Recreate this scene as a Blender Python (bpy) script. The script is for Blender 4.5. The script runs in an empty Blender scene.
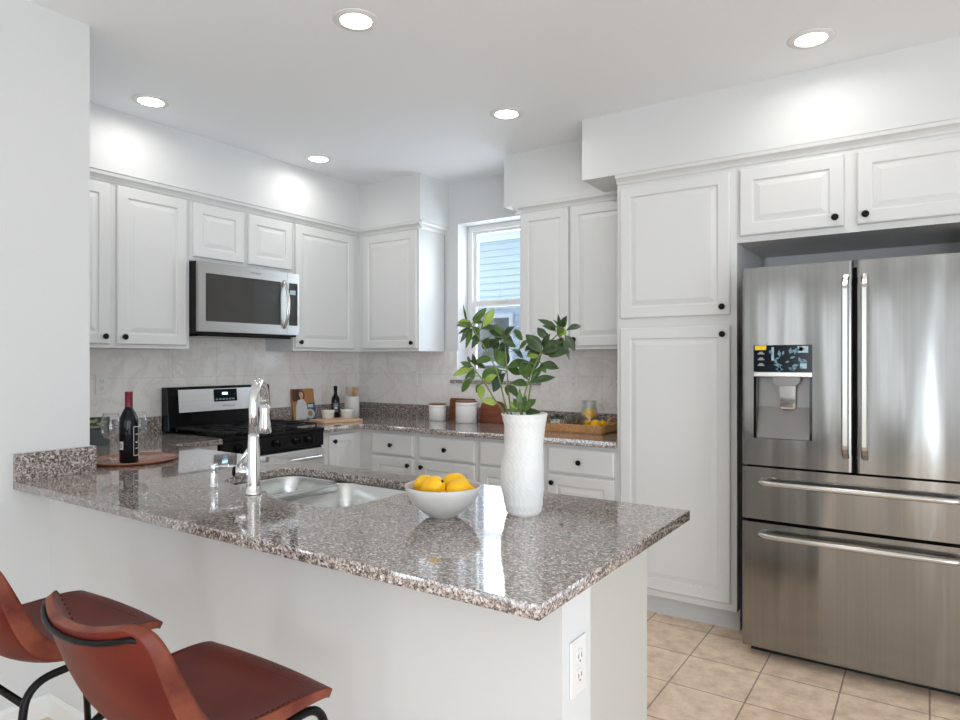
import bpy, bmesh, math, random
from mathutils import Vector, Matrix, Euler
PI = math.pi
R = math.radians
random.seed(7)
scene = bpy.context.scene
COL = scene.collection

# ------------------------------------------------------------------ camera
cam_d = bpy.data.cameras.new('camera'); cam = bpy.data.objects.new('camera', cam_d); COL.objects.link(cam)
cam.location = (0, 0, 1.359)
cam.rotation_euler = (R(90), 0, R(34.05))
cam_d.sensor_width = 36.0; cam_d.lens = 661.7 / 960 * 36.0
cam_d.shift_y = 0.84 / 960
cam_d.clip_start = 0.02
scene.camera = cam

# ------------------------------------------------------------------ view, world, main lights
scene.view_settings.view_transform = 'Standard'
scene.view_settings.look = 'None'
scene.view_settings.gamma = 1.0
scene.view_settings.use_curve_mapping = False
scene.view_settings.exposure = 1.5
scene.cycles.use_denoising = True
scene.cycles.max_bounces = 10
scene.cycles.diffuse_bounces = 5
scene.cycles.glossy_bounces = 5
scene.cycles.transparent_max_bounces = 12
scene.cycles.sample_clamp_indirect = 6.0

world = bpy.data.worlds.new('daylight'); scene.world = world; world.use_nodes = True
bg = world.node_tree.nodes['Background']
bg.inputs['Color'].default_value = (0.86, 0.93, 1.0, 1); bg.inputs['Strength'].default_value = 0.85

def area(name, loc, rot, sx, sy, power, color=(1, 1, 1), spread=180):
    d = bpy.data.lights.new(name, 'AREA'); d.shape = 'RECTANGLE'; d.size = sx; d.size_y = sy
    d.energy = power; d.color = color; d.spread = R(spread)
    o = bpy.data.objects.new(name, d); COL.objects.link(o); o.location = loc; o.rotation_euler = rot
    return o
# daylight through the living-area windows behind the camera; an unseen fill is added on the right
area('rear_window_daylight', (-1.30, -4.28, 1.45), (R(90), 0, 0), 0.5, 1.7, 4.5, (0.90, 0.95, 1.0))
area('rear_patio_daylight', (2.40, -4.28, 1.15), (R(90), 0, 0), 1.1, 2.1, 17, (0.85, 0.93, 1.0))
area('side_fill_light', (2.98, -1.2, 1.20), (R(90), 0, R(90)), 5.4, 2.2, 22, (0.84, 0.92, 1.0))  # no window known here; added to brighten floor, ceiling and left wall
area('kitchen_window_daylight', (-2.58, 4.32, 1.80), (R(-90), 0, 0), 0.6, 1.05, 5, (0.88, 0.94, 1.0))
LAMP_POWER = 0.55

# ------------------------------------------------------------------ materials
def nmat(name):
    m = bpy.data.materials.new(name); m.use_nodes = True
    nt = m.node_tree
    return m, nt, nt.nodes['Principled BSDF']
def mat(name, col, rough=0.5, metal=0.0, spec=0.5, coat=0.0, emit=None, es=0.0):
    m, nt, b = nmat(name)
    b.inputs['Base Color'].default_value = (*col, 1); b.inputs['Roughness'].default_value = rough
    b.inputs['Metallic'].default_value = metal; b.inputs['Specular IOR Level'].default_value = spec
    b.inputs['Coat Weight'].default_value = coat; b.inputs['Coat Roughness'].default_value = 0.1
    if emit: b.inputs['Emission Color'].default_value = (*emit, 1); b.inputs['Emission Strength'].default_value = es
    return m
def N(nt, typ, **kw):
    n = nt.nodes.new(typ)
    for k, v in kw.items():
        if hasattr(n, k) and not isinstance(v, (tuple, list)) or k in ('operation',): setattr(n, k, v)
        else: n.inputs[k].default_value = v
    return n
def ramp(nt, stops, interp='LINEAR'):
    n = nt.nodes.new('ShaderNodeValToRGB'); cr = n.color_ramp; cr.interpolation = interp
    while len(cr.elements) < len(stops): cr.elements.new(0.5)
    for e, (p, c) in zip(cr.elements, stops): e.position = p; e.color = (*c, 1)
    return n
def coords(nt, scale=(1, 1, 1)):
    t = nt.nodes.new('ShaderNodeTexCoord'); mp = nt.nodes.new('ShaderNodeMapping')
    mp.inputs['Scale'].default_value = scale
    nt.links.new(t.outputs['Object'], mp.inputs['Vector']); return mp.outputs['Vector']
def bump(nt, b, height, strength=0.2, dist=0.01):
    n = nt.nodes.new('ShaderNodeBump'); n.inputs['Strength'].default_value = strength; n.inputs['Distance'].default_value = dist
    nt.links.new(height, n.inputs['Height']); nt.links.new(n.outputs['Normal'], b.inputs['Normal'])

def noisy(name, c1, c2, scale=(8, 8, 8), rough=0.5, metal=0, bumps=0.0, bdist=0.002, detail=4, coat=0.0, nscale=1.0, lo=0.3, hi=0.7, spec=0.35):
    m, nt, b = nmat(name)
    v = coords(nt, scale); n = N(nt, 'ShaderNodeTexNoise', Scale=nscale, Detail=detail); nt.links.new(v, n.inputs['Vector'])
    r = ramp(nt, [(lo, c1), (hi, c2)]); nt.links.new(n.outputs['Fac'], r.inputs['Fac']); nt.links.new(r.outputs['Color'], b.inputs['Base Color'])
    b.inputs['Roughness'].default_value = rough; b.inputs['Metallic'].default_value = metal; b.inputs['Coat Weight'].default_value = coat; b.inputs['Specular IOR Level'].default_value = spec
    if bumps: bump(nt, b, n.outputs['Fac'], bumps, bdist)
    return m

def wallpaint(name, col, rough=0.7):
    m, nt, b = nmat(name)
    b.inputs['Base Color'].default_value = (*col, 1); b.inputs['Roughness'].default_value = rough
    b.inputs['Specular IOR Level'].default_value = 0.3
    v = coords(nt); n = N(nt, 'ShaderNodeTexNoise', Scale=70.0, Detail=3.0); nt.links.new(v, n.inputs['Vector'])
    bump(nt, b, n.outputs['Fac'], 0.12, 0.003)
    return m
M = {}
M['wall'] = wallpaint('wall_paint', (0.695, 0.705, 0.705))
M['ceiling'] = wallpaint('ceiling_paint', (0.885, 0.915, 0.94))
M['trim'] = mat('trim_white', (0.82, 0.82, 0.81), 0.4)
M['cab'] = mat('cabinet_white', (0.71, 0.715, 0.708), 0.38)
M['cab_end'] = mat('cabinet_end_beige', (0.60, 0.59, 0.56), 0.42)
M['toe'] = mat('toe_kick_grey', (0.62, 0.63, 0.63), 0.5)
M['black'] = mat('black_knob', (0.005, 0.005, 0.005), 0.35, spec=0.2)
M['black_gloss'] = mat('black_enamel', (0.004, 0.004, 0.005), 0.10, spec=0.22)
M['black_matte'] = mat('black_iron', (0.014, 0.014, 0.015), 0.45, spec=0.35)
M['dark_body'] = mat('dark_grey_body', (0.010, 0.010, 0.011), 0.4, spec=0.2)
M['chrome'] = mat('chrome', (0.82, 0.83, 0.84), 0.07, 1.0)
M['white_ceramic'] = mat('white_ceramic', (0.80, 0.79, 0.76), 0.35)
M['plate'] = mat('outlet_plate', (0.80, 0.79, 0.78), 0.4)
M['slot'] = mat('outlet_slot', (0.06, 0.06, 0.06), 0.6)
M['lamp'] = mat('lamp_lens', (1, 1, 1), 0.5, emit=(1.0, 0.97, 0.92), es=7.0)
M['glass_dark'] = mat('dark_glass', (0.05, 0.048, 0.045), 0.05, spec=0.45)

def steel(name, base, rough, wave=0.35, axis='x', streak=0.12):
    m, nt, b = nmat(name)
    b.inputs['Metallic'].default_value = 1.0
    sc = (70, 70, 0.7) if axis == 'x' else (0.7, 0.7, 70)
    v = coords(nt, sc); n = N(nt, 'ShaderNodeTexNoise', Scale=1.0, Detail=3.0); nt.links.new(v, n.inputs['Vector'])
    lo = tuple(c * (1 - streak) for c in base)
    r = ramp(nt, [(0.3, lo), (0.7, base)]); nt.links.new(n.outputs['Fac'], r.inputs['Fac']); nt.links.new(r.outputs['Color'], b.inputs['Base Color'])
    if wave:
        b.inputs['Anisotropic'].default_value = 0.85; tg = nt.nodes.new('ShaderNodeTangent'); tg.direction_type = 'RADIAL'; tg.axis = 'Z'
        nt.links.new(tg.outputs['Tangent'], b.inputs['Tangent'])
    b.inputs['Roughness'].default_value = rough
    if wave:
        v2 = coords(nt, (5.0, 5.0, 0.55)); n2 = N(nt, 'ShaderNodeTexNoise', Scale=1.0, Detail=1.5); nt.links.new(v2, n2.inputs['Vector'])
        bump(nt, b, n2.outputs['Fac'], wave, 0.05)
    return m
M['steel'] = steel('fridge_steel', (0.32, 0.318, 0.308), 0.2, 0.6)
M['steel_plain'] = steel('range_steel', (0.80, 0.80, 0.795), 0.34, 0.0, 'z', 0.06)
M['steel_mw'] = steel('microwave_steel', (0.58, 0.575, 0.565), 0.3, 0.0, 'z', 0.06)
M['steel_handle'] = mat('handle_steel', (0.66, 0.655, 0.64), 0.24, 1.0)
M['steel_sink'] = steel('sink_steel', (0.66, 0.67, 0.66), 0.24, 0.1, 'z')

def granite(name, gloss=0.09):
    m, nt, b = nmat(name)
    v = coords(nt)
    vo = N(nt, 'ShaderNodeTexVoronoi', Scale=170.0); nt.links.new(v, vo.inputs['Vector'])
    sep = nt.nodes.new('ShaderNodeSeparateColor'); nt.links.new(vo.outputs['Color'], sep.inputs['Color'])
    r1 = ramp(nt, [(0.0, (0.012, 0.011, 0.011)), (0.20, (0.085, 0.068, 0.062)), (0.38, (0.23, 0.17, 0.15)), (0.56, (0.42, 0.345, 0.315)), (0.74, (0.62, 0.53, 0.485)), (0.91, (0.82, 0.77, 0.73))], 'CONSTANT')
    nt.links.new(sep.outputs['Red'], r1.inputs['Fac'])
    vo2 = N(nt, 'ShaderNodeTexVoronoi', Scale=360.0); nt.links.new(v, vo2.inputs['Vector'])
    sep2 = nt.nodes.new('ShaderNodeSeparateColor'); nt.links.new(vo2.outputs['Color'], sep2.inputs['Color'])
    r2 = ramp(nt, [(0.0, (0.010, 0.009, 0.009)), (0.26, (0.20, 0.16, 0.14)), (0.58, (0.49, 0.42, 0.385)), (0.88, (0.78, 0.73, 0.70))], 'CONSTANT')
    nt.links.new(sep2.outputs['Green'], r2.inputs['Fac'])
    mx = nt.nodes.new('ShaderNodeMix'); mx.data_type = 'RGBA'; mx.inputs['Factor'].default_value = 0.45
    nt.links.new(r1.outputs['Color'], mx.inputs['A']); nt.links.new(r2.outputs['Color'], mx.inputs['B'])
    nt.links.new(mx.outputs['Result'], b.inputs['Base Color'])
    b.inputs['Roughness'].default_value = gloss; b.inputs['Specular IOR Level'].default_value = 0.8
    b.inputs['Coat Weight'].default_value = 0.5; b.inputs['Coat IOR'].default_value = 1.6; b.inputs['Coat Roughness'].default_value = 0.03
    return m
M['granite'] = granite('granite')

def floor_tile():
    m, nt, b = nmat('tan_floor_tile')
    t = nt.nodes.new('ShaderNodeTexCoord'); mp = nt.nodes.new('ShaderNodeMapping')
    mp.inputs['Location'].default_value = (0.905 + 0.0018 + 30 * 0.305, -3.075 + 0.0018 + 60 * 0.305, 0)
    nt.links.new(t.outputs['Object'], mp.inputs['Vector'])
    br = nt.nodes.new('ShaderNodeTexBrick'); br.offset = 0.0; br.squash = 1.0
    br.inputs['Scale'].default_value = 1.0; br.inputs['Brick Width'].default_value = 0.305; br.inputs['Row Height'].default_value = 0.305
    br.inputs['Mortar Size'].default_value = 0.0035; br.inputs['Mortar Smooth'].default_value = 0.2; br.inputs['Bias'].default_value = 0
    br.inputs['Color1'].default_value = (0.86, 0.675, 0.515, 1); br.inputs['Color2'].default_value = (0.90, 0.72, 0.56, 1); br.inputs['Mortar'].default_value = (0.40, 0.30, 0.22, 1)
    nt.links.new(mp.outputs['Vector'], br.inputs['Vector'])
    n = N(nt, 'ShaderNodeTexNoise', Scale=14.0, Detail=7.0, Roughness=0.65); nt.links.new(t.outputs['Object'], n.inputs['Vector'])
    r = ramp(nt, [(0.32, (0.76, 0.71, 0.67)), (0.62, (1.06, 1.05, 1.04))]); nt.links.new(n.outputs['Fac'], r.inputs['Fac'])
    mx = nt.nodes.new('ShaderNodeMix'); mx.data_type = 'RGBA'; mx.blend_type = 'MULTIPLY'; mx.inputs['Factor'].default_value = 1.0
    nt.links.new(br.outputs['Color'], mx.inputs['A']); nt.links.new(r.outputs['Color'], mx.inputs['B'])
    nt.links.new(mx.outputs['Result'], b.inputs['Base Color']); b.inputs['Roughness'].default_value = 0.42
    inv = N(nt, 'ShaderNodeMath', operation='SUBTRACT'); inv.inputs[0].default_value = 1.0; nt.links.new(br.outputs['Fac'], inv.inputs[1])
    bump(nt, b, inv.outputs[0], 0.5, 0.003)
    return m
M['floor'] = floor_tile()

def splash_tile(name, axis):
    m, nt, b = nmat(name)
    t = nt.nodes.new('ShaderNodeTexCoord'); s = nt.nodes.new('ShaderNodeSeparateXYZ'); nt.links.new(t.outputs['Object'], s.inputs[0])
    c = nt.nodes.new('ShaderNodeCombineXYZ')
    nt.links.new(s.outputs['Y' if axis == 'y' else 'X'], c.inputs['X']); nt.links.new(s.outputs['Z'], c.inputs['Y'])
    mp = nt.nodes.new('ShaderNodeMapping')
    off = (-2.068 + 20 * 0.3125) if axis == 'y' else (3.955 + 20 * 0.3125)
    mp.inputs['Location'].default_value = (off, -1.255 + 10 * 0.24, 0); nt.links.new(c.outputs[0], mp.inputs['Vector'])
    br = nt.nodes.new('ShaderNodeTexBrick'); br.offset = 0.0; br.squash = 1.0
    br.inputs['Scale'].default_value = 1.0; br.inputs['Brick Width'].default_value = 0.3125; br.inputs['Row Height'].default_value = 0.24
    br.inputs['Mortar Size'].default_value = 0.002; br.inputs['Mortar Smooth'].default_value = 0.1; br.inputs['Bias'].default_value = 0
    br.inputs['Color1'].default_value = (0.87, 0.845, 0.82, 1); br.inputs['Color2'].default_value = (0.89, 0.87, 0.845, 1); br.inputs['Mortar'].default_value = (0.76, 0.74, 0.71, 1)
    nt.links.new(mp.outputs['Vector'], br.inputs['Vector'])
    n = N(nt, 'ShaderNodeTexNoise', Scale=4.0, Detail=8.0, Roughness=0.6, Distortion=0.7); nt.links.new(t.outputs['Object'], n.inputs['Vector'])
    r = ramp(nt, [(0.40, (1, 1, 1)), (0.49, (0.90, 0.88, 0.87)), (0.53, (1, 1, 1)), (0.68, (0.94, 0.93, 0.92))]); nt.links.new(n.outputs['Fac'], r.inputs['Fac'])
    mx = nt.nodes.new('ShaderNodeMix'); mx.data_type = 'RGBA'; mx.blend_type = 'MULTIPLY'; mx.inputs['Factor'].default_value = 1.0
    nt.links.new(br.outputs['Color'], mx.inputs['A']); nt.links.new(r.outputs['Color'], mx.inputs['B'])
    nt.links.new(mx.outputs['Result'], b.inputs['Base Color']); b.inputs['Roughness'].default_value = 0.16
    return m
M['splash_y'] = splash_tile('marble_tile_stove_wall', 'y'); M['splash_x'] = splash_tile('marble_tile_back_wall', 'x')

M['leather'] = noisy('red_brown_leather', (0.085, 0.009, 0.007), (0.16, 0.022, 0.012), (6, 6, 6), 0.42, spec=0.22, bumps=0.15, bdist=0.002, detail=6)
M['leather_hem'] = noisy('worn_tan_leather', (0.11, 0.015, 0.008), (0.27, 0.075, 0.038), (14, 14, 14), 0.42, bumps=0.2, bdist=0.002, detail=6)
M['stitch'] = mat('dark_stitch', (0.035, 0.010, 0.008), 0.7)
M['wood_dark'] = noisy('dark_red_wood', (0.13, 0.036, 0.018), (0.27, 0.085, 0.042), (4, 4, 30), 0.42)
M['wood_tray'] = noisy('copper_brown_wood', (0.26, 0.085, 0.045), (0.42, 0.17, 0.095), (5, 20, 20), 0.25, coat=0.3)
M['wood_light'] = noisy('light_wood', (0.60, 0.38, 0.22), (0.72, 0.50, 0.32), (6, 30, 30), 0.5)
M['wicker'] = noisy('woven_rattan', (0.40, 0.18, 0.065), (0.74, 0.42, 0.18), (60, 60, 160), 0.5, bumps=0.6, bdist=0.003)
M['lemon'] = noisy('lemon_peel', (0.93, 0.46, 0.008), (0.97, 0.60, 0.015), (25, 25, 25), 0.38, bumps=0.12, bdist=0.002)
M['bowl'] = noisy('stoneware_glaze', (0.60, 0.585, 0.56), (0.68, 0.665, 0.64), (20, 20, 20), 0.4)
M['vase'] = mat('white_vase', (0.80, 0.80, 0.785), 0.45)
M['leaf_dark'] = noisy('dark_leaf', (0.026, 0.046, 0.018), (0.06, 0.10, 0.036), (20, 20, 20), 0.3)
M['leaf_mid'] = noisy('green_leaf', (0.045, 0.095, 0.022), (0.10, 0.17, 0.04), (20, 20, 20), 0.34)
M['leaf_young'] = noisy('young_leaf', (0.16, 0.25, 0.03), (0.30, 0.38, 0.08), (20, 20, 20), 0.4)
M['leaf_blue'] = noisy('bluish_leaf', (0.022, 0.055, 0.036), (0.06, 0.12, 0.07), (30, 30, 30), 0.4)
M['stem'] = mat('plant_stem', (0.15, 0.19, 0.05), 0.5)
M['bottle'] = mat('black_bottle_glass', (0.004, 0.005, 0.008), 0.06, spec=0.3)
M['foil'] = mat('burgundy_foil', (0.16, 0.012, 0.025), 0.32)
M['label_ink'] = mat('label_white', (0.72, 0.70, 0.66), 0.6)
M['label_grey'] = mat('label_grey', (0.30, 0.30, 0.31), 0.6)
M['blue_glow'] = mat('clock_digits', (0.1, 0.3, 0.5), 0.4, emit=(0.45, 0.75, 1.0), es=1.6)
M['screen'] = mat('display_glass', (0.004, 0.008, 0.013), 0.12, spec=0.2)
M['blue_print'] = mat('blue_print', (0.16, 0.30, 0.40), 0.4)
M['ltblue_print'] = mat('light_blue_print', (0.42, 0.58, 0.66), 0.4)
M['yellow_sticker'] = mat('yellow_sticker', (0.85, 0.60, 0.03), 0.5)
M['navy'] = mat('navy_sticker', (0.02, 0.06, 0.14), 0.4)
M['ink'] = mat('grey_lettering', (0.22, 0.22, 0.22), 0.5)
M['disp_grey'] = mat('dispenser_grey', (0.25, 0.245, 0.24), 0.32, 0.6)
M['siding'] = mat('blue_siding', (0.44, 0.55, 0.61), 0.7)
M['fascia'] = mat('white_fascia', (0.72, 0.78, 0.85), 0.6)
M['neigh_glass'] = mat('neighbour_glass', (0.05, 0.075, 0.07), 0.1)
M['vinyl'] = mat('window_vinyl', (0.84, 0.84, 0.84), 0.35)
M['paper'] = mat('paper', (0.8, 0.78, 0.74), 0.6)
M['ground'] = noisy('outside_gravel', (0.30, 0.29, 0.27), (0.42, 0.40, 0.37), (9, 9, 9), 0.9)
M['skin'] = mat('printed_skin', (0.60, 0.36, 0.26), 0.5)
M['hair'] = mat('printed_brown', (0.10, 0.035, 0.02), 0.5)
M['orange_print'] = mat('printed_orange', (0.42, 0.19, 0.06), 0.5)
M['denim'] = mat('printed_white_cloth', (0.62, 0.62, 0.62), 0.5)
M['navy_print'] = mat('printed_navy', (0.05, 0.07, 0.11), 0.5)
M['slate'] = mat('slate_grey_cover', (0.10, 0.115, 0.115), 0.5)
M['ltgreen'] = mat('printed_pale_green', (0.34, 0.37, 0.24), 0.5)

def thin_glass(name, tint=(1, 1, 1), refl=0.10):
    m = bpy.data.materials.new(name); m.use_nodes = True; nt = m.node_tree; nt.nodes.clear()
    out = nt.nodes.new('ShaderNodeOutputMaterial'); mix = nt.nodes.new('ShaderNodeMixShader')
    tr = nt.nodes.new('ShaderNodeBsdfTransparent'); gl = nt.nodes.new('ShaderNodeBsdfGlossy')
    tr.inputs['Color'].default_value = (*tint, 1); gl.inputs['Roughness'].default_value = 0.03
    lw = nt.nodes.new('ShaderNodeLayerWeight'); lw.inputs['Blend'].default_value = 0.35
    mm = N(nt, 'ShaderNodeMath', operation='MULTIPLY_ADD'); mm.inputs[1].default_value = 0.55; mm.inputs[2].default_value = refl
    nt.links.new(lw.outputs['Facing'], mm.inputs[0]); nt.links.new(mm.outputs[0], mix.inputs[0])
    nt.links.new(tr.outputs[0], mix.inputs[1]); nt.links.new(gl.outputs[0], mix.inputs[2]); nt.links.new(mix.outputs[0], out.inputs[0])
    return m
M['glass'] = thin_glass('clear_glass', (0.97, 0.98, 0.98), 0.04)
M['pane'] = thin_glass('window_pane_glass', (0.97, 0.99, 1.0), 0.03)
M['screen_mesh'] = thin_glass('insect_screen_mesh', (0.82, 0.82, 0.85), 0.0)
M['glass_grey'] = thin_glass('smoky_glass', (0.70, 0.72, 0.70), 0.06)

# ------------------------------------------------------------------ mesh helpers
class MB:
    """collects shapes into one mesh"""
    def __init__(s): s.bm = bmesh.new(); s.mi = 0
    def _f(s, vs):
        try:
            f = s.bm.faces.new(vs); f.material_index = s.mi; return f
        except ValueError: return None
    def box(s, x0, x1, y0, y1, z0, z1, bev=0.0):
        b = bmesh.new() if bev else s.bm
        v = [b.verts.new(p) for p in ((x0, y0, z0), (x1, y0, z0), (x1, y1, z0), (x0, y1, z0), (x0, y0, z1), (x1, y0, z1), (x1, y1, z1), (x0, y1, z1))]
        fs = [b.faces.new([v[i] for i in q]) for q in ((3, 2, 1, 0), (4, 5, 6, 7), (0, 1, 5, 4), (1, 2, 6, 5), (2, 3, 7, 6), (3, 0, 4, 7))]
        if bev:
            bmesh.ops.bevel(b, geom=b.edges[:], offset=bev, segments=2, profile=0.5, affect='EDGES')
            s.join(b)
        else:
            for f in fs: f.material_index = s.mi
        return s
    def join(s, b, mtx=None):
        mp = {}
        for v in b.verts: mp[v] = s.bm.verts.new(mtx @ v.co if mtx else v.co)
        for f in b.faces:
            g = s._f([mp[v] for v in f.verts])
            if g: g.smooth = f.smooth
        b.free(); return s
    def rings(s, rings, closed=True, cap0=True, cap1=True, smooth=False):
        vs = [[s.bm.verts.new(p) for p in r] for r in rings]
        n = len(vs[0])
        for a, b in zip(vs, vs[1:]):
            for i in range(n if closed else n - 1):
                f = s._f([a[i], a[(i + 1) % n], b[(i + 1) % n], b[i]])
                if f: f.smooth = smooth
        if cap0: s._f(vs[0][::-1])
        if cap1: s._f(vs[-1])
        return vs
    def lathe(s, prof, seg=32, c=(0, 0, 0), cap0=True, cap1=True, smooth=True, mtx=None):
        rs = []
        for r, z in prof:
            ring = [Vector((r * math.cos(2 * PI * i / seg), r * math.sin(2 * PI * i / seg), z)) for i in range(seg)]
            if mtx: ring = [mtx @ p for p in ring]
            rs.append([p + Vector(c) for p in ring])
        s.rings(rs, True, cap0, cap1, smooth); return s
    def tube(s, pts, rad, seg=10, cap=True, flat=1.0):
        pts = [Vector(p) for p in pts]; n = len(pts)
        rads = rad if isinstance(rad, (list, tuple)) else [rad] * n
        tans = []
        for i in range(n):
            t = pts[min(i + 1, n - 1)] - pts[max(i - 1, 0)]; tans.append(t.normalized())
        up = Vector((0, 0, 1)) if abs(tans[0].z) < 0.9 else Vector((1, 0, 0))
        u = tans[0].cross(up).normalized(); rs = []
        for i in range(n):
            u = (u - tans[i] * u.dot(tans[i])).normalized(); w = tans[i].cross(u)
            rs.append([pts[i] + (u * math.cos(2 * PI * k / seg) + w * math.sin(2 * PI * k / seg) * flat) * rads[i] for k in range(seg)])
        s.rings(rs, True, cap, cap, True); return s
    def prism(s, poly, axis, a, b):
        """poly of 2D points extruded along axis from a to b"""
        def P(p, t): return {'x': (t, p[0], p[1]), 'y': (p[0], t, p[1]), 'z': (p[0], p[1], t)}[axis]
        s.rings([[P(p, a) for p in poly], [P(p, b) for p in poly]]); return s
    def obj(s, name, m, parent=None, loc=None, rot=None, bev=0, sub=0, autosmooth=False):
        bmesh.ops.recalc_face_normals(s.bm, faces=s.bm.faces[:])
        me = bpy.data.meshes.new(name); s.bm.to_mesh(me); s.bm.free()
        for x in (m if isinstance(m, (list, tuple)) else [m]): me.materials.append(x)
        o = bpy.data.objects.new(name, me); COL.objects.link(o)
        if parent: o.parent = parent
        if loc is not None: o.location = loc
        if rot is not None: o.rotation_euler = rot
        if bev:
            md = o.modifiers.new('bevel', 'BEVEL'); md.width = bev; md.segments = 2; md.limit_method = 'ANGLE'; md.angle_limit = R(40)
        if sub:
            md = o.modifiers.new('sub', 'SUBSURF'); md.levels = sub; md.render_levels = sub
        return o
def arc_path(pts, rad, n=6):
    """round the corners of a polyline"""
    pts = [Vector(p) for p in pts]; out = [pts[0]]
    for i in range(1, len(pts) - 1):
        a, b, c = pts[i - 1], pts[i], pts[i + 1]
        r = min(rad, (a - b).length * 0.49, (c - b).length * 0.49)
        p = b + (a - b).normalized() * r; q = b + (c - b).normalized() * r
        for k in range(n + 1):
            t = k / n; out.append(p * (1 - t) ** 2 + b * 2 * t * (1 - t) + q * t * t)
    out.append(pts[-1]); return out
def bez(p0, p1, p2, p3, n=12):
    p0, p1, p2, p3 = map(Vector, (p0, p1, p2, p3))
    return [p0 * (1 - t) ** 3 + p1 * 3 * t * (1 - t) ** 2 + p2 * 3 * t * t * (1 - t) + p3 * t ** 3 for t in (i / n for i in range(n + 1))]
def round_poly(pts, rads, n=8):
    out = []; m = len(pts)
    for i in range(m):
        a, b, c = Vector(pts[i - 1]), Vector(pts[i]), Vector(pts[(i + 1) % m])
        r = min(rads[i] if isinstance(rads, (list, tuple)) else rads, (a - b).length * 0.5, (c - b).length * 0.5)
        if r < 1e-4: out.append(b); continue
        p = b + (a - b).normalized() * r; q = b + (c - b).normalized() * r
        for k in range(n + 1):
            t = k / n; out.append(p * (1 - t) ** 2 + b * 2 * t * (1 - t) + q * t * t)
    return [(p.x, p.y) for p in out]
def slab(name, loops, z0, z1, m, parent=None, bevel=0.002):
    cu = bpy.data.curves.new(name, 'CURVE'); cu.dimensions = '2D'; cu.fill_mode = 'BOTH'
    cu.extrude = (z1 - z0) / 2 - bevel; cu.bevel_depth = bevel; cu.bevel_resolution = 2; cu.offset = -bevel
    for lp in loops:
        sp = cu.splines.new('POLY'); sp.points.add(len(lp) - 1); sp.use_cyclic_u = True
        for p, q in zip(sp.points, lp): p.co = (q[0], q[1], 0, 1)
    t = bpy.data.objects.new('tmp', cu); COL.objects.link(t)
    me = bpy.data.meshes.new_from_object(t.evaluated_get(bpy.context.evaluated_depsgraph_get()))
    bpy.data.objects.remove(t); bpy.data.curves.remove(cu)
    me.name = name; me.materials.clear(); me.materials.append(m)
    for v in me.vertices: v.co.z += (z0 + z1) / 2
    o = bpy.data.objects.new(name, me); COL.objects.link(o)
    if parent: o.parent = parent
    return o
def tag(o, label, cat, group=None, kind=None):
    if label: o['label'] = label
    if cat: o['category'] = cat
    if group: o['group'] = group
    if kind: o['kind'] = kind
    return o
def thing(name, label, cat, loc=(0, 0, 0), rz=0.0, group=None, rot=None):
    o = bpy.data.objects.new(name, None); COL.objects.link(o); o.empty_display_size = 0.05
    o.location = loc; o.rotation_euler = rot if rot is not None else (0, 0, rz)
    return tag(o, label, cat, group)
def struct(o): o['kind'] = 'structure'; return o
def dup(root, loc, rz=None, label=None):
    def cp(o, par):
        c = o.copy(); COL.objects.link(c)
        if par: c.parent = par
        for ch in list(o.children): cp(ch, c)
        return c
    r = cp(root, None); r.location = loc
    if rz is not None: r.rotation_euler = (0, 0, rz)
    if label: r['label'] = label
    return r
def lettering(text, size, m, parent, loc, rot, name='lettering', align='CENTER'):
    cu = bpy.data.curves.new(name, 'FONT'); cu.body = text; cu.size = size; cu.align_x = align; cu.align_y = 'CENTER'; cu.extrude = 0.0003
    t = bpy.data.objects.new('tmp', cu); COL.objects.link(t)
    me = bpy.data.meshes.new_from_object(t.evaluated_get(bpy.context.evaluated_depsgraph_get())); bpy.data.objects.remove(t); bpy.data.curves.remove(cu)
    me.materials.clear(); me.materials.append(m)
    o = bpy.data.objects.new(name, me); COL.objects.link(o)
    o.parent = parent; o.location = loc; o.rotation_euler = rot
    return o

# ------------------------------------------------------------------ room shell
CE = 2.71; XL = -2.797; XS = -3.965; YB = 4.05; YN = 1.329
XR = 3.0; YR = -4.3
def sbox(name, m, *dims):
    b = MB()
    for d in dims: b.box(*d)
    return struct(b.obj(name, m))
sbox('floor', M['floor'], (XS - 0.2, XR + 0.2, YR - 0.2, YB + 0.25, -0.10, 0.0))
sbox('ceiling', M['ceiling'], (XS - 0.2, XR + 0.2, YR - 0.2, YB + 0.25, CE, CE + 0.12))
sbox('wall_left', M['wall'], (XL - 0.12, XL, YR, YN, 0, CE))
sbox('wall_near', M['wall'], (XS - 0.12, XL - 0.12, YN - 0.12, YN, 0, CE))
sbox('wall_stove', M['wall'], (XS - 0.12, XS, YN, YB + 0.2, 0, CE))
WX0, WX1, WZ0, WZ1 = -2.938, -2.235, 1.215, 2.392
sbox('wall_back', M['wall'], (XS, WX0, YB, YB + 0.2, 0, CE), (WX1, XR, YB, YB + 0.2, 0, CE), (WX0, WX1, YB, YB + 0.2, 0, WZ0), (WX0, WX1, YB, YB + 0.2, WZ1, CE))
sbox('wall_right', M['wall'], (XR, XR + 0.12, YR, -3.95, 0, CE), (XR, XR + 0.12, 1.55, YB + 0.2, 0, CE), (XR, XR + 0.12, -3.95, 1.55, 2.35, CE))
sbox('wall_rear', M['wall'], (XL, -1.58, YR - 0.12, YR, 0, CE), (-1.02, 1.83, YR - 0.12, YR, 0, CE), (2.97, XR, YR - 0.12, YR, 0, CE),
     (-1.58, -1.02, YR - 0.12, YR, 0, 0.55), (-1.58, -1.02, YR - 0.12, YR, 2.35, CE), (1.83, 2.97, YR - 0.12, YR, 2.25, CE))
PY0, PY1, PXE = 1.184, 1.319, -0.603
sbox('wall_peninsula', M['wall'], (XL, PXE, PY0, PY1, 0, 0.8835))
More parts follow.
